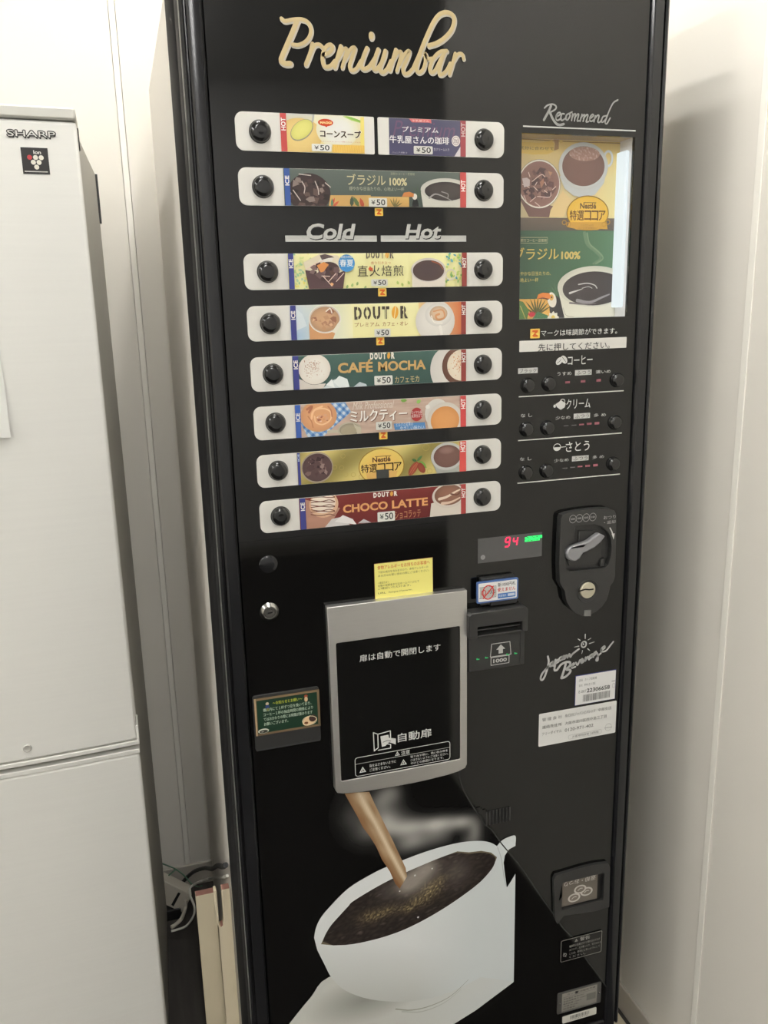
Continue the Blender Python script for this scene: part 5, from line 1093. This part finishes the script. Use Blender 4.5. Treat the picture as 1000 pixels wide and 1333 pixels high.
rb = rrect(X(.38), X(.81), Z(.07), Z(.19), .0022, 4); a.line(rb + [rb[0]], .0004, (160, 160, 158), sm=0, caps=False); a.text('お客様相談室 24時間', X(.43), X(.77), Z(.095), Z(.165), G); a.ring((X(.90), Z(.22)), .0058, .0062, .0004, (150, 150, 148)); a.rect(X(.85), X(.95), Z(.20), Z(.215), (150, 150, 148))
a.done('sticker_face', st, 'print')

# --- vent grille
x0, x1 = (CL(130, 225)[0] + CL(135, 290)[0]) / 2, (CL(255, 198)[0] + CL(252, 275)[0]) / 2; z1_, z0_ = (CL(130, 225)[1] + CL(255, 198)[1]) / 2, (CL(135, 292)[1] + CL(252, 276)[1]) / 2
vg = obj('vent_grille', P([(x0, z0_), (x1, z0_), (x1, z1_), (x0, z1_)], -.0008, -.0001), M['deep_black'], vm)
bm = bmesh.new(); n = 8
for i in range(n): x = x0 + (x1 - x0) * i / (n - 1); box(bm, x - .0010, x + .0010, -.0026, -.0006, z0_ + .0006, z1_ - .0006)
obj('slats', bm, M['black_plastic'], vg, bevel=.0005)

# --- coin return tray
YR = -.006; cB = Crop(700, 1120, 6.26, YR)
ro = cB.L([(132, 160), (150, 125), (260, 92), (380, 56), (480, 34), (575, 22), (592, 60), (588, 200), (584, 380), (470, 415), (330, 436), (215, 452), (190, 480), (165, 520), (140, 470)])
x0, x1 = (cB(200, 185)[0] + cB(200, 388)[0]) / 2, (cB(540, 108)[0] + cB(536, 340)[0]) / 2; z1_, z0_ = (cB(200, 185)[1] + cB(500, 112)[1]) / 2, (cB(200, 405)[1] + cB(500, 335)[1]) / 2
rh = rrect(x0, x1, z0_, z1_, .003, 4)
cr = obj('coin_return', P(ro, YR, -.0001, [rh]), M['black_plastic'], vm, bevel=.0020)
obj('tray_back', P(rh, -.0006, -.0002), M['deep_black'], cr)
fx1 = cB(497, 200)[0]; fl = obj('return_flap', P(rrect(x0 + .0003, fx1, z0_ + .003, z1_ - .0004, .0006, 2), -.0024, -.0008), mat('grey_brown_flap', lin((104, 97, 88)), .35), cr, bevel=.0004)
a = Art(-.0026); w, h = fx1 - x0, z1_ - z0_; FC = (196, 192, 184)
a.text('返却・おつり', x0 + w * .08, x0 + w * .94, z1_ - h * .22, z1_ - h * .05, FC, bold=.025, rot=180)
for fx, fz in ((.36, .30), (.70, .42), (.52, .56)): a.ell((x0 + w * fx, z0_ + h * fz), w * .17, h * .155, FC); a.ell((x0 + w * fx, z0_ + h * fz), w * .125, h * .105, (120, 112, 102)); a.line([(x0 + w * (fx - .06), z0_ + h * (fz - .03)), (x0 + w * fx, z0_ + h * (fz + .03)), (x0 + w * (fx + .06), z0_ + h * (fz + .02))], .0014, FC)
a.done('lettering', fl, 'print')

# --- warning sticker, rating plate, barcode label
cB = Crop(700, 1120, 6.26, -.0015)
x0, x1 = (cB(185, 665)[0] + cB(188, 825)[0]) / 2, (cB(525, 572)[0] + cB(520, 742)[0]) / 2; z1_, z0_ = (cB(190, 655)[1] + cB(520, 570)[1]) / 2, (cB(190, 828)[1] + cB(518, 745)[1]) / 2; w, h = x1 - x0, z1_ - z0_; X = lambda t: x0 + w * t; Z = lambda t: z0_ + h * t
ws = obj('warning_sticker', P(rrect(x0, x1, z0_, z1_, .0025, 4), -.0019, -.0001), M['black_print'], vm, label='black warning sticker with a thin light outline')
a = Art(-.0020); WG = (156, 154, 148); rb = rrect(x0 + .0006, x1 - .0006, z0_ + .0006, z1_ - .0006, .0022, 4); a.line(rb + [rb[0]], .0007, WG, sm=0, caps=False)
warn(X(.37), Z(.85), .0030, WG); a.text('警告', X(.46), X(.70), Z(.77), Z(.94), WG, bold=.03)
for i, s_ in enumerate(('転倒防止金具を外すと倒れるおそれが', 'あります。人が乗ったり、寄りかかる', 'ことは、絶対にしないようにして', 'ください。')): a.text(s_, X(.21), X((.95, .97, .95, .60)[i]), Z(.59 - .165 * i), Z(.70 - .165 * i), (140, 138, 132), bold=.012)
a.ring((X(.10), Z(.32)), .0034, .0034, .0009, WG); a.line([(X(.07), Z(.42)), (X(.13), Z(.22))], .0009, WG, sm=0)
a.done('lettering', ws, 'paint')
x0, x1 = (cB(162, 1092)[0] + cB(158, 1250)[0]) / 2, (cB(518, 992)[0] + cB(514, 1150)[0]) / 2; z1_, z0_ = (cB(165, 1085)[1] + cB(515, 990)[1]) / 2, (cB(160, 1253)[1] + cB(512, 1155)[1]) / 2; w, h = x1 - x0, z1_ - z0_
rp = obj('rating_plate', P(rrect(x0, x1, z0_, z1_, .0025, 4), -.0022, -.0001), mat('dull_metal_plate', (.12, .118, .112), .4, .5), vm, bevel=.0003, label='metal rating plate with two rivets')
a = Art(-.0023); a.rect(X(.10), X(.90), Z(.06), Z(.94), (150, 147, 138), (134, 131, 124)); DG = (78, 76, 72)
a.text('カップ式自動販売機', X(.22), X(.86), Z(.80), Z(.89), DG, bold=.02); a.rect(X(.40), X(.46), Z(.78), Z(.90), (24, 24, 24))
a.rect(X(.12), X(.88), Z(.74), Z(.75), DG)
r = random.Random(7)
for i in range(5): a.text(('定格電圧 単相100V', '定格消費電力 1500W', '電熱装置 1200W', '冷媒 R134a', '製造番号')[i], X(.13), X((.60, .68, .55, .47, .40)[i]), Z(.62 - .115 * i), Z(.69 - .115 * i), DG, bold=.01)
a.rect(X(.66), X(.87), Z(.30), Z(.62), (112, 110, 104)); a.text('MADE IN JAPAN', X(.13), X(.60), Z(.07), Z(.12), DG)
a.done('plate_face', rp, 'print')
for fx in (.05, .95): c = (X(fx), Z(.5)); obj('rivet', lathe(bmesh.new(), c[0], c[1], [(.0018, -.0020), (.0016, -.0030), (0, -.0034)], 16), M['chrome'], rp)
x0, x1 = (cB(204, 1275)[0] + cB(202, 1330)[0]) / 2, (cB(480, 1203)[0] + cB(476, 1265)[0]) / 2; z1_ = (cB(206, 1273)[1] + cB(478, 1202)[1]) / 2; z0_ = z1_ - .0135; w, h = x1 - x0, z1_ - z0_
bl = obj('barcode_label', P(rrect(x0, x1, z0_, z1_, .0015, 3), -.0018, -.0001), mat('white_label', lin((216, 214, 204)), .5), vm)
a = Art(-.0019); barcode(a, X(.22), X(.78), Z(.38), Z(.88), 8); a.text('1100233445', X(.24), X(.76), Z(.16), Z(.32), (80, 78, 74)); a.done('barcode_print', bl, 'print')

# --- printed coffee cup on the lower panel
cU = Crop(370, 1000, 3.125, -.0013)
a = Art(-.00125, (cU(-100, 0)[0], (cU(940, 300)[0] + cU(937, 868)[0]) / 2, ZB + .013, 1.0))
blobs = [(290, 190, 70, 100, .20), (400, 150, 60, 80, .34), (440, 100, 50, 50, .20), (430, 220, 80, 70, .40), (520, 240, 90, 46, .42), (620, 232, 90, 42, .42), (720, 222, 70, 38, .40), (780, 250, 36, 50, .30), (600, 290, 110, 40, .34), (500, 310, 80, 50, .24), (760, 300, 60, 40, .22), (350, 260, 60, 60, .16)]
bl_ = [(cU(x, y), sx * .00036, sy * .00036, k) for x, y, sx, sy, k in blobs]
hole_c = cU(700, 280)
def steam(x, zz):
    v = sum(k * math.exp(-((x - c[0]) / sx) ** 2 - ((zz - c[1]) / sy) ** 2) for c, sx, sy, k in bl_)
    v *= 1 - .55 * math.exp(-((x - hole_c[0]) / .010) ** 2 - ((zz - hole_c[1]) / .012) ** 2)
    v *= .98 + .32 * noise.noise((x * 28, zz * 28, 5)); k = max(0, min(1, v * 1.65 - .02))
    if k <= 0: return None
    return mix((13, 13, 13), (186, 184, 178), k)
a.fill([cU(90, 60), cU(90, 420), cU(560, 420), cU(850, 330), cU(850, 60)], steam, .0028)
sh_c = cU(330, 940)
sau = [(-40, 1120), (20, 1041), (60, 990), (110, 930), (182, 850), (400, 800), (700, 700), (936, 500), (936, 868), (860, 925), (780, 985), (690, 1041), (560, 1110), (300, 1200), (0, 1180)]
sq = cU.L(sau); sq = [tuple(p[:2]) for p in smooth_path([(x, z_, 0) for x, z_ in sq[:6]], 4)] + sq[6:]
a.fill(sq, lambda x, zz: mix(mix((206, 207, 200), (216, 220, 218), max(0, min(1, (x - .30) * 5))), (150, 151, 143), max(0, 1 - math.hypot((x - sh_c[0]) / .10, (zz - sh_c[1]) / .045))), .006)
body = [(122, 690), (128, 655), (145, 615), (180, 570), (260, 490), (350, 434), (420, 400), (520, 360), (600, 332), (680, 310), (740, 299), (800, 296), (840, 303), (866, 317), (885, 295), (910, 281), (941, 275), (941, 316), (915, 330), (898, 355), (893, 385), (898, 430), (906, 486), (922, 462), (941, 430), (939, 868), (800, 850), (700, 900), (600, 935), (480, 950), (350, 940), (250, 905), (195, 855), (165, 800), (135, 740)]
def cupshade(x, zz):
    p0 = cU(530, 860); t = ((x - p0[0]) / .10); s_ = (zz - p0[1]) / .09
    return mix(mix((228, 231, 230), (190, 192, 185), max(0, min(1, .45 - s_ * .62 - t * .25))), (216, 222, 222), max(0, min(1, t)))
sm2 = lambda pts, n=4: [tuple(p[:2]) for p in smooth_path([(x, z_, 0) for x, z_ in pts], n)]
bp = cU.L(body); bp = sm2(bp[:14]) + sm2(bp[13:18]) + bp[18:26] + sm2(bp[26:])
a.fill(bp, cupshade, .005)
a.line(cU.L([(455, 980), (520, 984), (600, 965), (680, 925), (750, 860)]), .0026, (164, 166, 154), w1=.0006); a.line(cU.L([(480, 990), (560, 990), (650, 955), (720, 900)]), .0022, (184, 186, 178), w1=.0005)
a.line(cU.L([(868, 320), (884, 370), (894, 440), (904, 480)]), .0012, (184, 190, 190))
cof = [(158, 706), (166, 680), (190, 640), (225, 600), (262, 560), (275, 545), (330, 510), (400, 470), (480, 430), (560, 395), (640, 362), (700, 344), (750, 348), (800, 343), (835, 348), (858, 364), (852, 398), (820, 440), (780, 478), (710, 530), (640, 576), (560, 622), (480, 660), (400, 688), (320, 708), (260, 718), (200, 721)]
fo = [(cU(x, y), sx * .00029, sy * .00029, k) for x, y, sx, sy, k in ((360, 600, 70, 36, .9), (430, 575, 50, 26, .7), (600, 490, 60, 46, 1.0), (550, 540, 70, 36, .8), (500, 575, 40, 26, .7), (640, 450, 40, 24, .6))]
mistc = [(cU(x, y), r_0 * .00029, k) for x, y, r_0, k in ((540, 445, 85, .85), (590, 400, 60, .65), (495, 480, 60, .65), (700, 420, 90, .35), (420, 500, 60, .25))]
def coffee(x, zz):
    n1 = noise.noise((x * 70 + zz * 60, zz * 190 - x * 60, 2)); n2 = noise.noise((x * 330, zz * 420, 7))
    b = mix((58, 50, 46), (34, 30, 29), .5 + n1 * .9); b = mix(b, (104, 92, 84), max(0, n1 - .22) * 1.3)
    f = sum(k * math.exp(-((x - c[0]) / sx) ** 2 - ((zz - c[1]) / sy) ** 2) for c, sx, sy, k in fo)
    b = mix(b, mix((96, 82, 52), (180, 162, 116), .5 + n2 * 1.1), min(1, f * (.55 + .9 * max(-.4, n2))))
    g = sum(k * math.exp(-((x - c[0]) ** 2 + (zz - c[1]) ** 2) / (r_0 * r_0)) for c, r_0, k in mistc)
    return mix(b, (172, 164, 154), min(.8, g * .8))
a.fill(cU.L([(150, 716)] + cof[1:11] + [(705, 338), (752, 342), (802, 336), (842, 343), (866, 362)] + cof[16:]), lambda x, zz: (112, 104, 84), .02)
a.fill(sm2(cU.L(cof)), coffee, .0022)
stream = [(244, 100), (346, 96), (366, 140), (388, 185), (415, 240), (440, 290), (468, 350), (494, 405), (500, 440), (470, 490), (452, 470), (430, 420), (398, 372), (375, 320), (350, 280), (320, 240), (298, 196)]
def pour(x, zz):
    c0, c1 = cU(280, 100), cU(472, 440); t = (c0[1] - zz) / (c0[1] - c1[1]); xm_ = c0[0] + (c1[0] - c0[0]) * t; d = (x - xm_) / (.016 - .006 * t)
    n1 = noise.noise((d * 1.6, t * 5, 4)); b = mix((146, 114, 82), (188, 162, 130), .5 + n1); b = mix(b, (222, 206, 178), max(0, 1 - abs(d - .5) * 2.0)); return mix(b, (128, 92, 60), max(0, -.25 - d) * 1.2)
a.fill(cU.L(stream), pour, .0022)
for u, v, s_ in ((532, 436, .0016), (602, 408, .0014), (545, 606, .0016), (470, 500, .0012)): a.ell(cU(u, v), s_, s_, (206, 204, 198), n=10)
a.done('cup_picture', vm, 'print_gloss')
